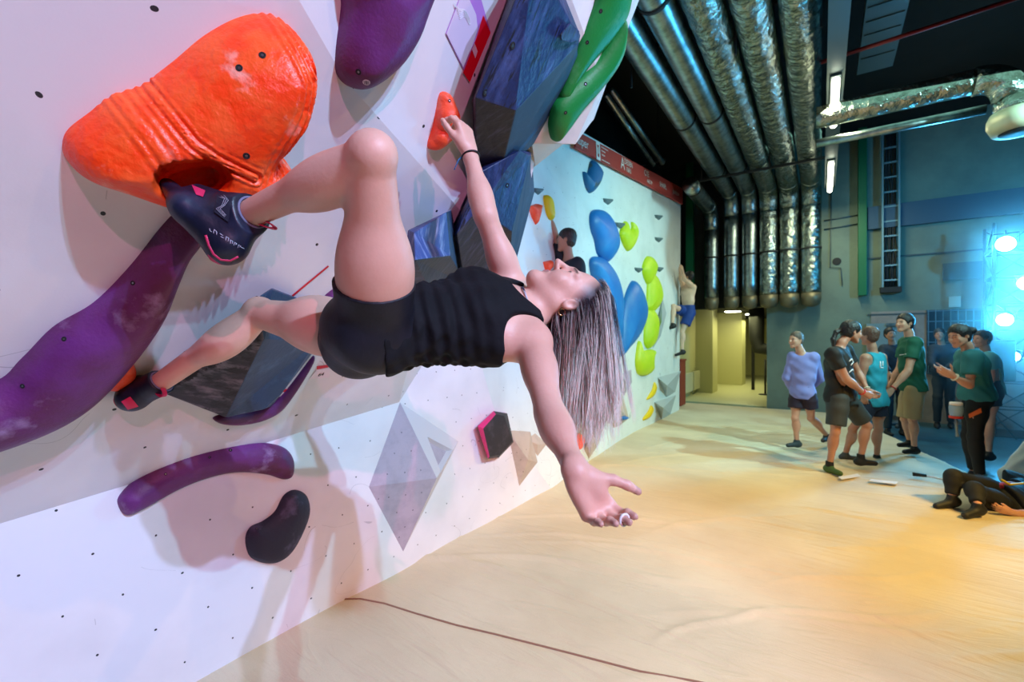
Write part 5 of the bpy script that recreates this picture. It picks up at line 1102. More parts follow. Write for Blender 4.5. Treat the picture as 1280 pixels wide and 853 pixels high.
# speaker stack beside the tower and dark cases
def spk(x, y, z, w, d, h, rz, l):
    t = empty('loudspeaker', (x, y, z), l, 'loudspeaker'); t.rotation_euler.z = rz
    b = MB(); b.box((-w/2, -d/2, 0), (w/2, d/2, h)); b.build('cabinet', mat('black speaker cabinet', hexc(14, 18, 24), .7), t, bevel=.015)
    b = MB(); b.box((-w/2+.03, -d/2-.012, .03), (w/2-.03, -d/2+.002, h-.03)); b.build('grille', mat('dark grille', hexc(24, 30, 38), .5, .5, bump=.8, bscale=300), t, bevel=.004); return t
p = P(1236, 470, 7.1); spk(p.x, p.y, .9-.06, .42, .4, .62, .5, 'dark loudspeaker half hidden behind woman with the hair bun')
b = MB(); b.tube([(p.x, p.y, -.06), (p.x, p.y, .84)], .02, 10)
for a in (0, 2.09, 4.19): b.tube([(p.x, p.y, .4), (p.x+.3*math.cos(a), p.y+.3*math.sin(a), -.05)], .012, 8)
tag(b.build('speaker_stand', m_black, smooth=True), 'black tripod stand under the dark loudspeaker', 'stand')
# haze lit by the stage lights
hz = MB(); hz.box((1.0, 5.6, -.05), (6.2, 11.1, 3.7)); hm = bpy.data.materials.new('thin stage haze'); hm.use_nodes = True; nt = hm.node_tree; nt.nodes.clear(); ou = nt.nodes.new('ShaderNodeOutputMaterial'); vs_ = nt.nodes.new('ShaderNodeVolumeScatter'); vs_.inputs['Density'].default_value = .030; vs_.inputs['Anisotropy'].default_value = .72; nt.links.new(vs_.outputs[0], ou.inputs['Volume'])
tc = nt.nodes.new('ShaderNodeTexCoord'); sx_ = nt.nodes.new('ShaderNodeSeparateXYZ'); nt.links.new(tc.outputs['Object'], sx_.inputs[0]); m1 = nt.nodes.new('ShaderNodeMapRange'); m1.interpolation_type = 'SMOOTHSTEP'; m1.inputs[1].default_value = 1.0; m1.inputs[2].default_value = 2.6; m1.inputs[4].default_value = .07; nt.links.new(sx_.outputs[0], m1.inputs[0])
m2 = nt.nodes.new('ShaderNodeMapRange'); m2.interpolation_type = 'SMOOTHSTEP'; m2.inputs[1].default_value = 3.7; m2.inputs[2].default_value = 2.2; nt.links.new(sx_.outputs[2], m2.inputs[0]); mu = nt.nodes.new('ShaderNodeMath'); mu.operation = 'MULTIPLY'; nt.links.new(m1.outputs[0], mu.inputs[0]); nt.links.new(m2.outputs[0], mu.inputs[1]); nt.links.new(mu.outputs[0], vs_.inputs['Density'])
hzo = hz.build('stage_haze', hm); tag(hzo, 'thin haze hanging in the air around the blue stage lights', 'haze', kind='stuff')
# ---------------------------------------------------------------- corridor
for y0, l in ((12.0, 'white radiator in the corridor, nearer the hall'), (12.9, 'white radiator in the corridor, farther from the hall')):
    t = empty('radiator', (-2.9, y0, .12), l, 'radiator', 'corridor radiators'); b = MB()
    for i in range(9): b.box((0, i*.085, 0), (.07, i*.085+.075, .5))
    b.build('panel', mat('radiator white', hexc(214, 212, 180), .4), t, bevel=.008); b = MB(); b.tube([(.035, -.03, .04), (.035, -.03, -.1)], .012, 8); b.build('valve_pipe', m_steel, t, smooth=True)
b = MB(); b.box((-2.72, 10.45, 0), (-2.58, 10.9, 1.0)); b.box((-2.74, 10.43, 1.0), (-2.56, 10.92, 1.04)); tag(b.build('red_board', mat('dull red board', hexc(140, 50, 36), .6), bevel=.01), 'dull red upright board leaning at the end of the climbing wall', 'board')
b = MB(); b.tube([(-1.55, 14.9, 2.4), (-1.55, 14.9, 1.55), (-1.5, 14.9, 1.25), (-1.2, 14.9, 1.2), (-1.0, 14.9, 1.5), (-1.0, 14.9, 2.4)], .20, 20); tag(b.build('corridor_duct', m_black, smooth=True), 'black bent duct hanging from the corridor ceiling', 'duct')
for x_, y_, l in ((-1.62, 14.6, 'left'), (-1.42, 14.6, 'right')):
    pass
b = MB(); b.box((-1.72, 15.2, 0), (-1.64, 15.28, 2.4)); tag(b.build('corridor_post', m_black), 'black post under the bent duct in the corridor', 'post')
b = MB(); b.tube([(-.95, 15.3, 0), (-.95, 15.3, 2.38)], .06, 14); tag(b.build('yellow_pipe', mat('yellow pipe', hexc(226, 200, 40), .5), smooth=True), 'yellow vertical pipe in the corridor', 'pipe')
for x_, l in ((-1.25, 'left one of two black barrier posts in the corridor'), (-1.0, 'right one of two black barrier posts in the corridor')):
    t = empty('barrier_post', (x_, 14.0, 0), l, 'barrier post', 'corridor barrier posts'); b = MB(); b.tube([(0, 0, .02), (0, 0, .95)], .025, 12); b.build('post', m_black, t, smooth=True); b = MB(); b.lathe([(.16, 0), (.16, .015), (.05, .03)], 20); b.build('base', m_black, t, smooth=True)
m_cl = mat('corridor lamp', hexc(255, 255, 210), .4, emit=((1, 1, .75, 1), 8.))
for i, (u, v, d) in enumerate(((909, 391, 12.3), (916, 394, 14.5), (931, 398.5, 16), (946, 403, 20))):
    p = P(u, v, d); p.z = 2.37; w_ = .22 if i != 2 else .35; b = MB(); b.box((-w_, -.12, 0), (w_, .12, .03)); o = b.build('ceiling_lamp', m_cl, loc=p, bevel=.01)
    tag(o, ['nearest small lamp under the corridor ceiling', 'tiny second lamp under the corridor ceiling', 'long lamp under the corridor ceiling', 'farthest lamp under the corridor ceiling'][i], 'ceiling lamp', 'corridor ceiling lamps')
# ------------------------------------------------------------------ the people further back
def cloth(name, col, r=.75, **k): return mat(name, col, r, bump=.35, bscale=14, **k)
SKA = skin_mat('tanned skin', hexc(190, 136, 112), True, hexc(178, 122, 100)); SKB = skin_mat('light skin', hexc(218, 160, 134), True, hexc(206, 144, 118))
I3 = ((1, 0, 0), (0, 1, 0), (0, 0, 1))
def shoe(par, an, toe_dir, m, name='shoe', s=1., down=UP, foot=.085, floor=0):
    an = Vector(an); td = N(toe_dir); g = Vol([an[i]-.24 for i in range(3)], [an[i]+.24 for i in range(3)], .007)
    heel = an-down*(foot-.035)-td*.035; g.cap(heel, heel+td*.17*s-down*.008, .038*s, .028*s, k=.02); g.cap(an, heel+td*.03, .036*s, .040*s, k=.03); g.cut(an+down*.015, down)
    return child(g.build(name, m, smooth=1), par)
def person(label, D, joints, front, face, up=UP, s=1., skin=SKB, hair=None, hair_col=(.03, .02, .02), shirt=None, bottom=None, shoes=None, hands=None, fat=1., fem=False, res=.009, group=None):
    J = {a: P(b[0], b[1], D+(b[2] if len(b) > 2 else 0)) for a, b in joints.items()}
    W = Fig(J, front, res, s, fem, fat=fat); hd = {}
    for q in 'LR':
        h = (hands or {}).get(q)
        d = N(J['wr'+q]-J['el'+q]); fr = N(front)
        hd[q] = h or dict(d=d, n=N(W.ls*(-1 if q == 'L' else 1)), t=fr, curls=((20, 30, 20),)*4, thumb=(.8, .4, .2))
    g = W.body(hd, None, face, up, s, k=.022)
    base = Vector((J['pel'].x, J['pel'].y, min(J['anL'].z, J['anR'].z)-.08)); bo = g.build('person', skin, smooth=1, base=tuple(base))
    tints(bo, face_tints(W.p, W.fr, s, hair_col if hair is not None else None)); tag(bo, label, 'person', group); bpy.context.view_layer.update()
    if shirt:
        m, inf, hem, slv = shirt; t = W.vol([J['pel'], J['chest'], J['shL'], J['shR'], J['neck'], J['elL'], J['elR']], .24, res); W.torso(t, inf)
        if slv:
            for q in 'LR':
                t.ell(J['sh'+q], I3, [.055*s+inf]*3, k=.03)
                t.cap(J['sh'+q], J['sh'+q].lerp(J['el'+q], min(slv, 1)), .048*s+inf*1.1, .046*s+inf*1.3, k=.02)
                if slv > 1: t.cap(J['el'+q], J['el'+q].lerp(J['wr'+q], slv-1), .042*s+inf, .034*s+inf*.8, k=.02)
        if hem > 0: t.cap(J['pel'], J['pel']-W.ax*hem*.6, .118*s*fat+inf, .112*s*fat+inf, k=.05, flat=(W.lh, 1.25))
        t.cut(J['pel']-W.ax*hem, -W.ax)
        c = J['neck']; t.ell(c+W.fs*.012, (W.ls, W.ax, W.fs), (.052*s, .050*s, .060*s), k=.006, op='sub'); t.cap(J['neck']-W.ax*.02, J['head'], .058*s, .075*s, k=.004, op='sub')
        X, Y, Z = [t.lo[i]+t.res*np.arange(t.n[i]) for i in range(3)]; X = X[:, None, None]; Y = Y[None, :, None]; Z = Z[None, None]
        t.D = (t.D+.0045*np.sin(Z*38+X*22+3*np.sin(Y*13+X*9))*np.sin(X*31+Z*12+Y*17)).astype(np.float32)
        if not slv:
            for q, e in (('L', 1), ('R', -1)): t.ell(J['sh'+q]+W.ls*e*.02, (W.ls, W.ax, W.fs), (.07, .095, .13), k=.008, op='sub')
        else:
            for q in 'LR':
                d = N(J['el'+q]-J['sh'+q]) if slv <= 1 else N(J['wr'+q]-J['el'+q]); c = J['sh'+q].lerp(J['el'+q], slv) if slv <= 1 else J['el'+q].lerp(J['wr'+q], slv-1); pl = (X-c.x)*d.x+(Y-c.y)*d.y+(Z-c.z)*d.z; rad = np.sqrt(np.maximum((X-c.x)**2+(Y-c.y)**2+(Z-c.z)**2-pl**2, 0))
                t.D = np.where((pl > 0) & (rad < .085), np.maximum(t.D, pl), t.D).astype(np.float32)
        child(t.build(shirt[0].name.replace(' ', '_') if False else 'shirt', m, smooth=1), bo)
    if bottom:
        m, inf, frac = bottom[:3]; b = W.vol([J['pel'], J['hiL'], J['hiR'], J['knL'], J['knR'], J['anL'], J['anR']], .2, res); W.torso(b, inf*.7, False)
        loose = bottom[3] if len(bottom) > 3 else .02
        for q in 'LR':
            kn = J['kn'+q]; end = J['hi'+q].lerp(kn, min(frac, 1)); limb(b, J['hi'+q], end, .083*s*fat+inf, (.066 if frac <= 1 else .050)*s*fat+inf+loose*(frac <= 1), (.084*s*fat+inf) if frac > .5 else 0, .35, k=.02)
            if frac > 1: limb(b, kn, kn.lerp(J['an'+q], frac-1), .052*s+inf, .038*s+inf, .052*s+inf, .3, k=.02); b.ell(kn, I3, [.055*s+inf]*3, k=.02)
            X, Y, Z = [b.lo[i]+b.res*np.arange(b.n[i]) for i in range(3)]; X = X[:, None, None]; Y = Y[None, :, None]; Z = Z[None, None]
            d = N(kn-J['hi'+q]) if frac <= 1 else N(J['an'+q]-kn); c = end if frac <= 1 else kn.lerp(J['an'+q], frac-1); pl = (X-c.x)*d.x+(Y-c.y)*d.y+(Z-c.z)*d.z; rad = np.sqrt(np.maximum((X-c.x)**2+(Y-c.y)**2+(Z-c.z)**2-pl**2, 0))
            b.D = np.where((pl > 0) & (rad < .14), np.maximum(b.D, pl), b.D).astype(np.float32)
        b.cut(J['pel']+W.ax*.10, W.ax); child(b.build('shorts' if frac <= 1 else 'leggings', m, smooth=1), bo)
    if shoes:
        for q, (m, td) in shoes.items(): shoe(bo, J['an'+q], td, m)
    if hair is not None:
        h = Vol([W.J['head'][i]-.24 for i in range(3)], [W.J['head'][i]+.24 for i in range(3)], .006); p, fr = W.p, W.fr; th = hair.get('th', .012)*.62
        h.ell(p(0, -.014, .037), fr, [x*s+th for x in (.073, .092, .083)], k=0); h.ell(p(0, -.03, -.02), fr, [(.070)*s+th*.6, .062*s+th, .06*s+th], k=.02)
        h.ell(p(0, .118, -.028), fr, [.10*s, .086*s, .088*s], k=.012, op='sub'); h.ell(p(0, .05, -.09), fr, [.12*s, .072*s, .07*s], k=.012, op='sub')
        for e in (-1, 1): h.ell(p(e*.082, .004, -.02), fr, [.02*s, .028*s, .032*s], k=.006, op='sub')
        if 'bun' in hair: h.cap(p(0, -.09, .01), p(*hair['bun'][:3]), .026, hair['bun'][3], k=.02)
        if 'tail' in hair:
            pts = [p(*q) for q in hair['tail']]
            for a, c in zip(pts[:-1], pts[1:]): h.cap(a, c, .026, .020, k=.02)
        X, Y, Z = [h.lo[i]+h.res*np.arange(h.n[i]) for i in range(3)]; h.D = (h.D+.0032*np.sin(X[:, None, None]*170+3*np.sin(Z[None, None]*60))*np.sin(Y[None, :, None]*150+Z[None, None]*120)).astype(np.float32)
        child(h.build('hair', mat('hair '+str(hair.get('name', 'dark')), hair_col+(1,) if len(hair_col) == 3 else hair_col, .5, bump=.5, bscale=80), smooth=1), bo)
    return bo, W, J
fl_ = N(-RT); fr_d = N(RT)
m_tee_blk = cloth('black cotton', hexc(18, 19, 23)); m_lil = cloth('lilac cotton', hexc(140, 140, 205)); m_plum = cloth('dark plum shorts', hexc(44, 24, 42)); m_grey_s = cloth('charcoal shorts', hexc(52, 56, 56)); m_tur = cloth('turquoise mesh', hexc(36, 150, 170)); m_grn = cloth('bottle green cotton', hexc(12, 92, 70)); m_kha = cloth('khaki shorts', hexc(176, 150, 112)); m_tea = cloth('teal green cotton', hexc(40, 120, 125)); m_nav = cloth('navy fabric', hexc(20, 26, 48)); m_shb = mat('black shoe', hexc(20, 20, 22), .6); m_shg = mat('green toe shoe', hexc(60, 92, 30), .6); m_gsh = mat('grey shoe', hexc(60, 66, 70), .6)
# man in lilac shirt
A, WA, JA = person('person in lilac long-sleeved shirt and dark shorts standing alone, looking left', 6.1,
  dict(pel=(1003, 492), chest=(1004, 446), neck=(1000, 438), head=(995, 425), shL=(1017, 447, -.07), shR=(991, 446, .07), elL=(1024, 474, .06), wrL=(1012, 486, .16), elR=(984, 473, .10), wrR=(990, 488, .18),
       hiL=(1011, 495, -.05), hiR=(996, 495, .05), knL=(1014, 523, -.02), knR=(994, 523, .02), anL=(1033, 544, .12), anR=(996, 551, .02)),
  -RT*.55-FW*.6, -RT*.9-FW*.25, s=.97, fat=.86, hair={'th': .002, 'name': 'cropped'}, hair_col=(.12, .08, .06), shirt=(m_lil, .014, .07, 1.85), bottom=(m_plum, .022, .55), shoes={'L': (m_gsh, N(-RT*.5-FW*.4)), 'R': (m_gsh, N(-RT-FW*.2))})
# man in black T-shirt
B, WB, JB = person('long-haired person in black T-shirt and charcoal shorts leaning forward, hands together', 5.05,
  dict(pel=(1050, 494), chest=(1047, 440), neck=(1052, 429), head=(1064, 415), shR=(1041, 443, -.17), shL=(1057, 438, .16), elR=(1058, 474, -.2), wrR=(1080, 492, -.16), elL=(1072, 466, .14), wrL=(1084, 488, .02),
       hiR=(1048, 500, -.09), hiL=(1057, 499, .09), knR=(1044, 540, -.12), knL=(1084, 533, .08), anR=(1037, 581, -.06), anL=(1076, 572, .10)),
  RT, RT*.95-UP*.18-FW*.12, N(UP+RT*.25), 1., SKA, hair={'th': .018, 'tail': [(0, -.09, .02), (0, -.15, -.03), (0, -.17, -.12), (0, -.15, -.19)]}, hair_col=(.012, .010, .012), shirt=(m_tee_blk, .018, .06, .55), bottom=(m_grey_s, .014, .80, .014),
  hands={'R': dict(d=RT*.9-UP*.35, n=FW*.9, t=UP, curls=((35, 45, 30),)*4, thumb=(.8, .4, .3)), 'L': dict(d=RT*.6-UP*.7-FW*.3, n=-FW*.9, t=UP, curls=((35, 45, 30),)*4, thumb=(.8, .4, .3))},
  shoes={'R': (m_shg, N(-FW*.8+RT*.1)), 'L': (m_shb, N(RT-FW*.3))}, fat=1.03)
bpy.context.view_layer.update()
def band_on(J, q, par, m, t=.90, r=.031, w=.008, name='wristband'):
    d = N(J['wr'+q]-J['el'+q]); c = J['el'+q].lerp(J['wr'+q], t); u = d.orthogonal().normalized(); v = d.cross(u); b = MB()
    b.tube([c+(u*math.cos(a)+v*math.sin(a))*r for a in np.linspace(0, 2*math.pi, 20, endpoint=False)], w, 6, closed=True); return child(b.build(name, m, smooth=True), par)
m_rb = mat('red band', hexc(210, 50, 40), .5); m_wb = mat('pale band', hexc(210, 210, 190), .5)
band_on(JB, 'R', B, m_rb); band_on(JB, 'L', B, m_wb)
for an_, q in ((JB['anR'], 'R'), (JB['anL'], 'L')):
    g = Vol([an_[i]-.12 for i in range(3)], [an_[i]+.12 for i in range(3)], .006); g.cap(an_-UP*.03, an_+UP*.035, .040, .038, k=.01); g.cut(an_+UP*.04, UP); child(g.build('sock', m_tee_blk, smooth=1), B)
# shirt print: little white mark on the chest
tb = bvh_of_eval([c for c in B.children if c.name.startswith('shirt')][0]); stroke('chest_print', [[(1061, 452), (1064, 449), (1066, 453), (1063, 457)], [(1061, 466), (1065, 462), (1067, 465)]], m_wht, B, .006, .004, tb)
# turquoise tank top
Cc, WC, JC = person('person in turquoise sleeveless top seen from behind the leaning person in black', 5.62,
  dict(pel=(1091, 498), chest=(1092, 446), neck=(1090, 434), head=(1087, 420), shL=(1082, 448, -.08), shR=(1102, 447, .10), elL=(1077, 472, -.08), wrL=(1080, 494, -.10), elR=(1106, 470, .15), wrR=(1104, 492, .18),
       hiL=(1087, 503, -.05), hiR=(1096, 503, .06), knL=(1066, 537, .0), knR=(1098, 537, .05), anL=(1057, 567, .02), anR=(1096, 570, .06)),
  -RT*.75+FW*.55, -RT*.35+FW*.9, s=.98, skin=SKA, hair={'th': .006, 'name': 'brown'}, hair_col=(.10, .045, .03), shirt=(m_tur, .018, .09, 0), bottom=(m_nav, .02, .5), shoes={'L': (m_gsh, RT*.8-FW*.3), 'R': (m_shb, N(-FW*.5-RT*.5))})
tb = bvh_of_eval([c for c in Cc.children if c.name.startswith('shirt')][0]); stroke('back_print', [[(1100, 452), (1100, 460), (1104, 460)], [(1103, 452), (1103, 458)]], m_wht, Cc, .007, .004, tb)
# bottle green T-shirt
Dd, WD, JD = person('dark-haired person in bottle green T-shirt and khaki shorts facing left', 5.8,
  dict(pel=(1141, 482), chest=(1138, 426), neck=(1136, 416), head=(1131, 404), shL=(1144, 429, -.15), shR=(1132, 428, .16), elL=(1135, 464, -.20), wrL=(1115, 487, -.18), elR=(1124, 462, .18), wrR=(1112, 482, .18),
       hiL=(1142, 487, -.09), hiR=(1138, 487, .09), knL=(1141, 525, -.08), knR=(1131, 524, .12), anL=(1143, 559, -.05), anR=(1137, 551, .14)),
  fl_, -RT*.97-FW*.15+UP*.05, s=1., skin=SKB, hair={'th': .018}, hair_col=(.014, .012, .014), shirt=(m_grn, .022, .06, .58), bottom=(m_kha, .013, .95, .012), shoes={'L': (m_shb, N(-RT-FW*.1)), 'R': (m_shb, N(-RT))})
band_on(JD, 'L', Dd, m_rb, .92)
tb = bvh_of_eval([c for c in Dd.children if c.name.startswith('shirt')][0]); stroke('sleeve_print', [[(1125, 444), (1132, 443)]], m_wht, Dd, .005, .003, tb)
# woman in teal shirt
Ee, WE, JE = person('person in teal T-shirt and black leggings with hair bun, gesturing with both hands', 4.6,
  dict(pel=(1221, 494), chest=(1213, 444), neck=(1208, 432), head=(1199, 420), shL=(1216, 448, -.13), shR=(1206, 446, .14), elL=(1212, 482, -.17), wrL=(1190, 470, -.16), elR=(1205, 476, .12), wrR=(1184, 464, .10),
       hiL=(1222, 500, -.08), hiR=(1217, 500, .08), knL=(1219, 547, -.10), knR=(1211, 545, .08), anL=(1225, 596, -.06), anR=(1217, 590, .10)),
  fl_, -RT*.95-UP*.22-FW*.12, N(UP-RT*.2), .98, SKB, hair={'th': .014, 'bun': (0, -.155, .02, .042)}, hair_col=(.014, .013, .02), shirt=(m_tea, .026, .03, .62), bottom=(m_nav if False else cloth('black leggings', hexc(14, 15, 22)), .006, 1.92), fem=True,
  hands={'L': dict(d=-RT*.85+UP*.45, n=FW*.8+UP*.3, t=UP*.9+RT*.1, curls=((8, 12, 8),)*4, thumb=(.5, .8, .1), spread=1.8), 'R': dict(d=-RT*.9+UP*.2, n=-FW*.6+UP*.7, t=UP*.7+FW*.3, curls=((10, 15, 10),)*4, thumb=(.6, .7, .2))}, shoes={'L': (m_shb, -RT), 'R': (m_shb, -RT)})
band_on(JE, 'L', Ee, m_wb, .84, .030, .009, 'watch')
tb = bvh_of_eval([c for c in Ee.children if c.name.startswith('leggings')][0]); m_os = mat('orange stripe', hexc(236, 110, 50), .6)
for pix in ([(1211, 518), (1226, 510), (1227, 516), (1212, 523)], [(1199, 524), (1209, 521), (1210, 525), (1201, 531)]): patch('orange_stripe', pix, m_os, Ee, .004, tb, 4)
# chalk bag at her front
cb = P(1195, 508, 4.5); t = empty('chalk_bag', cb-UP*.1, 'white and blue chalk bag with red rim hanging in front of black leggings', 'chalk bag'); b = MB(); b.lathe([(.045, 0), (.052, .03), (.055, .09), (.05, .11)], 18); b.build('bag', mat('pale blue nylon', hexc(150, 180, 205), .6), t, smooth=True); b = MB(); b.lathe([(.052, -.02), (.055, .0), (.05, .004)], 18); b.build('rim', m_rb, t, smooth=True); b = MB(); b.lathe([(.052, .11), (.05, .135), (.044, .14)], 18); b.build('collar', m_wht, t, smooth=True); b = MB(); b.tube([(.0, 0, -.02), (.006, 0, -.15), (.01, 0, -.20)], [.012, .010, .014], 8); b.build('brush', mat('grey brush', hexc(130, 150, 160), .6), t, smooth=True)
# partly hidden person behind
Ff, WF, JF = person('bare-legged person in pale teal top mostly hidden behind the person with hair bun', 5.3,
  dict(pel=(1236, 486), chest=(1234, 446), neck=(1231, 436), head=(1227, 424), shL=(1236, 448, -.13), shR=(1230, 448, .13), elL=(1240, 470, -.12), wrL=(1232, 488, -.10), elR=(1230, 470, .15), wrR=(1224, 484, .15),
       hiL=(1237, 492, -.07), hiR=(1233, 492, .07), knL=(1238, 528, -.05), knR=(1233, 528, .08), anL=(1236, 566, -.04), anR=(1231, 564, .08)),
  fl_, -RT, s=.9, skin=SKB, hair={'th': .012, 'name': 'dark b'}, hair_col=(.02, .02, .03), shirt=(cloth('pale teal cotton', hexc(80, 160, 170)), .022, .05, .6), bottom=(m_nav, .02, .4), shoes={'L': (m_shb, -RT), 'R': (m_shb, -RT)})
# two dark figures at the back
for lab_, D_, u0, hd_, fr_ in (('dim figure in dark clothes standing near grid panel behind the gesturing person', 7.9, 1180, 434, -RT*.6-FW*.7), ('dim figure in dark clothes half hidden between turquoise top and green T-shirt', 7.3, 1119, 440, -RT*.3-FW*.9)):
    k = 569/D_/100; q = lambda x, z, dd=0: (u0+x*k, 426.5+(CH-z/100*1.0)*569/D_, dd); h0 = 160 if D_ < 7.5 else 158
    person(lab_, D_, dict(pel=q(0, 92), chest=q(-3, 134), neck=q(-5, 143), head=q(-8, 156), shL=q(14, 132, -.06), shR=q(-18, 132, .06), elL=q(18, 108, -.1), wrL=q(4, 92, -.2), elR=q(-20, 108, -.05), wrR=q(-8, 92, -.2), hiL=q(8, 88, -.03), hiR=q(-8, 88, .03), knL=q(10, 48, -.05), knR=q(-11, 48, -.02), anL=q(12, 3, 0), anR=q(-12, 3, 0)),
      fr_, fr_, s=.95, skin=SKA, hair={'th': .01, 'name': 'dark c'}, hair_col=(.015, .015, .02), shirt=(cloth('dark blue cotton', hexc(22, 44, 64)), .02, .06, 1.8), bottom=(cloth('dark trousers', hexc(20, 34, 46)), .014, 1.95), shoes={'L': (m_shb, fr_), 'R': (m_shb, fr_)}, res=.012)
# lying person in black
Gg, WG, JG = person('person in black clothes lying on the mat at the right edge, knees drawn up', 4.0,
  dict(pel=(1256, 624, .05), chest=(1325, 622, .18), neck=(1345, 618, .2), head=(1368, 612, .2), shL=(1326, 634, -.06), shR=(1322, 606, .30), elL=(1290, 646, -.18), wrL=(1262, 640, -.2), elR=(1295, 606, .32), wrR=(1262, 606, .2),
       hiL=(1252, 632, -.03), hiR=(1250, 616, .14), knL=(1226, 628, -.20) if False else (1218, 612, -.12), knR=(1192, 596, .02), anL=(1222, 631, -.22), anR=(1190, 621, -.02)),
  UP, UP, RT, .96, SKB, hair={'th': .012, 'name': 'dark d'}, hair_col=(.02, .015, .015), shirt=(m_tee_blk, .02, .05, 1.85), bottom=(m_tee_blk, .012, 1.9), shoes={'L': (m_shb, N(-RT*.9-UP*.15-FW*.2)), 'R': (m_shb, N(-RT*.95-UP*.2))})
tb = bvh_of_eval([c for c in Gg.children if c.name.startswith('shirt')][0])
p = P(1247, 606, 4.05); g = Vol([p[i]-.2 for i in range(3)], [p[i]+.2 for i in range(3)], .006); g.cap(p-RT*.06-UP*.03, p+RT*.08, .03, .035, k=.02, flat=(UP, .7)); rb_ = g.build('red_cloth', cloth('raspberry cloth', hexc(150, 30, 52)), smooth=1, base=tuple(p)); tag(rb_, 'raspberry red cloth with yellow strap lying over the hips of the lying person', 'cloth')
b = MB(); b.tube([P(1252, 600, 4.0)-p, P(1262, 606, 3.98)-p, P(1285, 604, 3.98)-p], .010, 6); b.build('yellow_strap', m_ye, rb_, smooth=True)
# white printed cloth at the edge, stands for a seated person's shirt
p = P(1276, 600, 4.62); g = Vol((p.x-.35, p.y-.35, -.02), (p.x+.35, p.y+.35, .6), .008); g.cap((p.x, p.y, .08), (p.x+.08, p.y+.05, .44), .15, .03, k=.05); g.cap((p.x-.05, p.y, .04), (p.x+.1, p.y, .04), .10, .10, k=.05); g.cut((0, 0, .004), -UP)
X, Y, Z = [g.lo[i]+g.res*np.arange(g.n[i]) for i in range(3)]; g.D = (g.D+.008*np.sin(X[:, None, None]*40+4*np.sin(Z[None, None]*12))*np.sin(Y[None, :, None]*36)).astype(np.float32)
wb_ = g.build('cloth_bag', mat('white printed cloth', hexc(214, 216, 216), .7, noise=[(9, hexc(150, 60, 60), .70, .72), (7, hexc(60, 90, 140), .72, .74)]), smooth=1, base=(p.x, p.y, 0)); tag(wb_, 'white printed cloth bag standing on the mat at the right edge', 'bag')
# distant climbers on the far wall
Hh, WH, JH = person('dark-haired climber in dark T-shirt on the far wall, one arm raised to an orange hold', 4.75,
  dict(pel=(716, 392, .05), chest=(713, 332, .0), neck=(711, 322), head=(708, 300), shL=(721, 331, -.14), shR=(703, 320, .12), elR=(692, 289, .16), wrR=(681, 264, .20), elL=(728, 362, -.10), wrL=(706, 372, .05),
       hiR=(710, 400, .08), hiL=(722, 400, -.06), knR=(700, 440, .25), knL=(735, 440, .05), anR=(712, 478, .10), anL=(744, 484, .1)),
  -RT*.8+FW*.5, -RT*.9+FW*.25, s=1., skin=SKA, hair={'th': .008, 'name': 'dark brown'}, hair_col=(.03, .018, .014), shirt=(cloth('dark navy cotton', hexc(20, 24, 38)), .02, .06, .5), bottom=(m_tee_blk, .02, .8), shoes={'L': (m_shb, -RT), 'R': (m_shb, -RT)},
  hands={'R': dict(d=UP*.7-RT*.7, n=-RT*.5+FW*.6-UP*.4, t=-RT+UP*.2, curls=((40, 45, 30),)*4, thumb=(.8, .4, .3))})
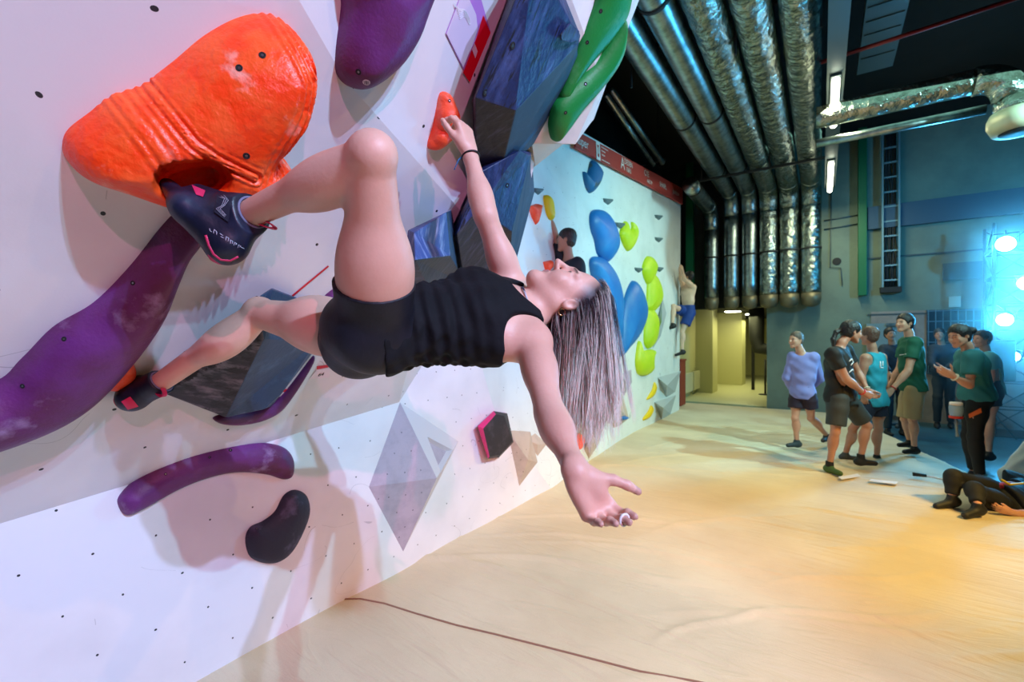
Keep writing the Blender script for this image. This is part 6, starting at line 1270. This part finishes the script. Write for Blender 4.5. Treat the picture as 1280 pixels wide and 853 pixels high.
Kk, WK, JK = person('shirtless climber in blue shorts hanging at far end of the climbing wall', 9.3,
  dict(pel=(860, 388), chest=(860, 358, .0), neck=(860, 353), head=(861, 346, .02), shL=(854, 358, .08), shR=(867, 359, -.12), elL=(851, 350, -.06), wrL=(850, 340, -.12), elR=(855, 349, -.25), wrR=(853, 338, -.30),
       hiL=(857, 391, .08), hiR=(862, 392, -.08), knL=(842, 383, -.26), knR=(853, 415, -.10), anL=(841, 405, -.34), anR=(853, 438, -.12)),
  -RT*.8+FW*.6, -RT*.7+FW*.7, s=.95, skin=skin_mat('pale skin', hexc(222, 186, 160), True), hair={'th': .014, 'name': 'black curls'}, hair_col=(.015, .015, .015), bottom=(cloth('blue sport shorts', hexc(16, 56, 130)), .022, .62), shoes={'L': (m_shb, -RT-UP*.4), 'R': (m_shb, -RT-UP*.3)}, res=.011)
# small things on the mat
def flat(name, pix, th, m, label, cat):
    pts = [onplane(u, v, (0, 0, .012), UP) for u, v in pix]; k = len(pts); b0 = pts[0].copy(); o = ob(name, [q-b0 for q in pts]+[q-b0+UP*th for q in pts], [tuple(range(k))[::-1], tuple(range(k, 2*k))]+[(i, (i+1) % k, k+(i+1) % k, k+i) for i in range(k)], m, loc=b0); 
    bm = bmesh.new(); bm.from_mesh(o.data); bmesh.ops.recalc_face_normals(bm, faces=bm.faces); bm.to_mesh(o.data); bm.free(); return tag(o, label, cat)
flat('score_card', [(1048, 597), (1072, 593), (1076, 596), (1052, 600)], .006, m_wht, 'white card lying on the mat by the green-toed shoe', 'card')
flat('score_card', [(1086, 602), (1089, 600), (1123, 603), (1120, 606)], .006, m_wht, 'white card lying on the mat right of the other card', 'card')
t = empty('brush', onplane(1160, 596, (0, 0, .015), UP), 'black and white brush lying on the mat left of the lying person', 'brush'); o_ = t.location
b = MB(); b.tube([onplane(1158, 595, (0, 0, .03), UP)-o_, onplane(1180, 600, (0, 0, .03), UP)-o_], [.010, .008], 8); b.build('handle', m_wht, t, smooth=True); b = MB(); b.tube([onplane(1141, 593, (0, 0, .03), UP)-o_, onplane(1158, 595, (0, 0, .03), UP)-o_], [.020, .016], 10); b.build('head', m_shb, t, smooth=True)
for u, v, l in ((1124, 533, 'dark trainer left lying at the mat edge, left one'), (1136, 537, 'dark trainer left lying at the mat edge, right one')):
    q = onplane(u, v, (0, 0, .0), UP); g = Vol((q.x-.25, q.y-.25, -.03), (q.x+.25, q.y+.25, .2), .008); g.cap((q.x, q.y, .045), (q.x-.15, q.y-.05, .035), .042, .034, k=.02); g.cap((q.x, q.y, .05), (q.x+.01, q.y, .10), .038, .036, k=.03); g.cap((q.x, q.y, .09), (q.x+.01, q.y, .2), .026, .030, k=.004, op='sub'); g.cut((0, 0, .006), -UP)
    tag(g.build('trainer', m_gsh, smooth=1, base=tuple(q)), l, 'shoe')
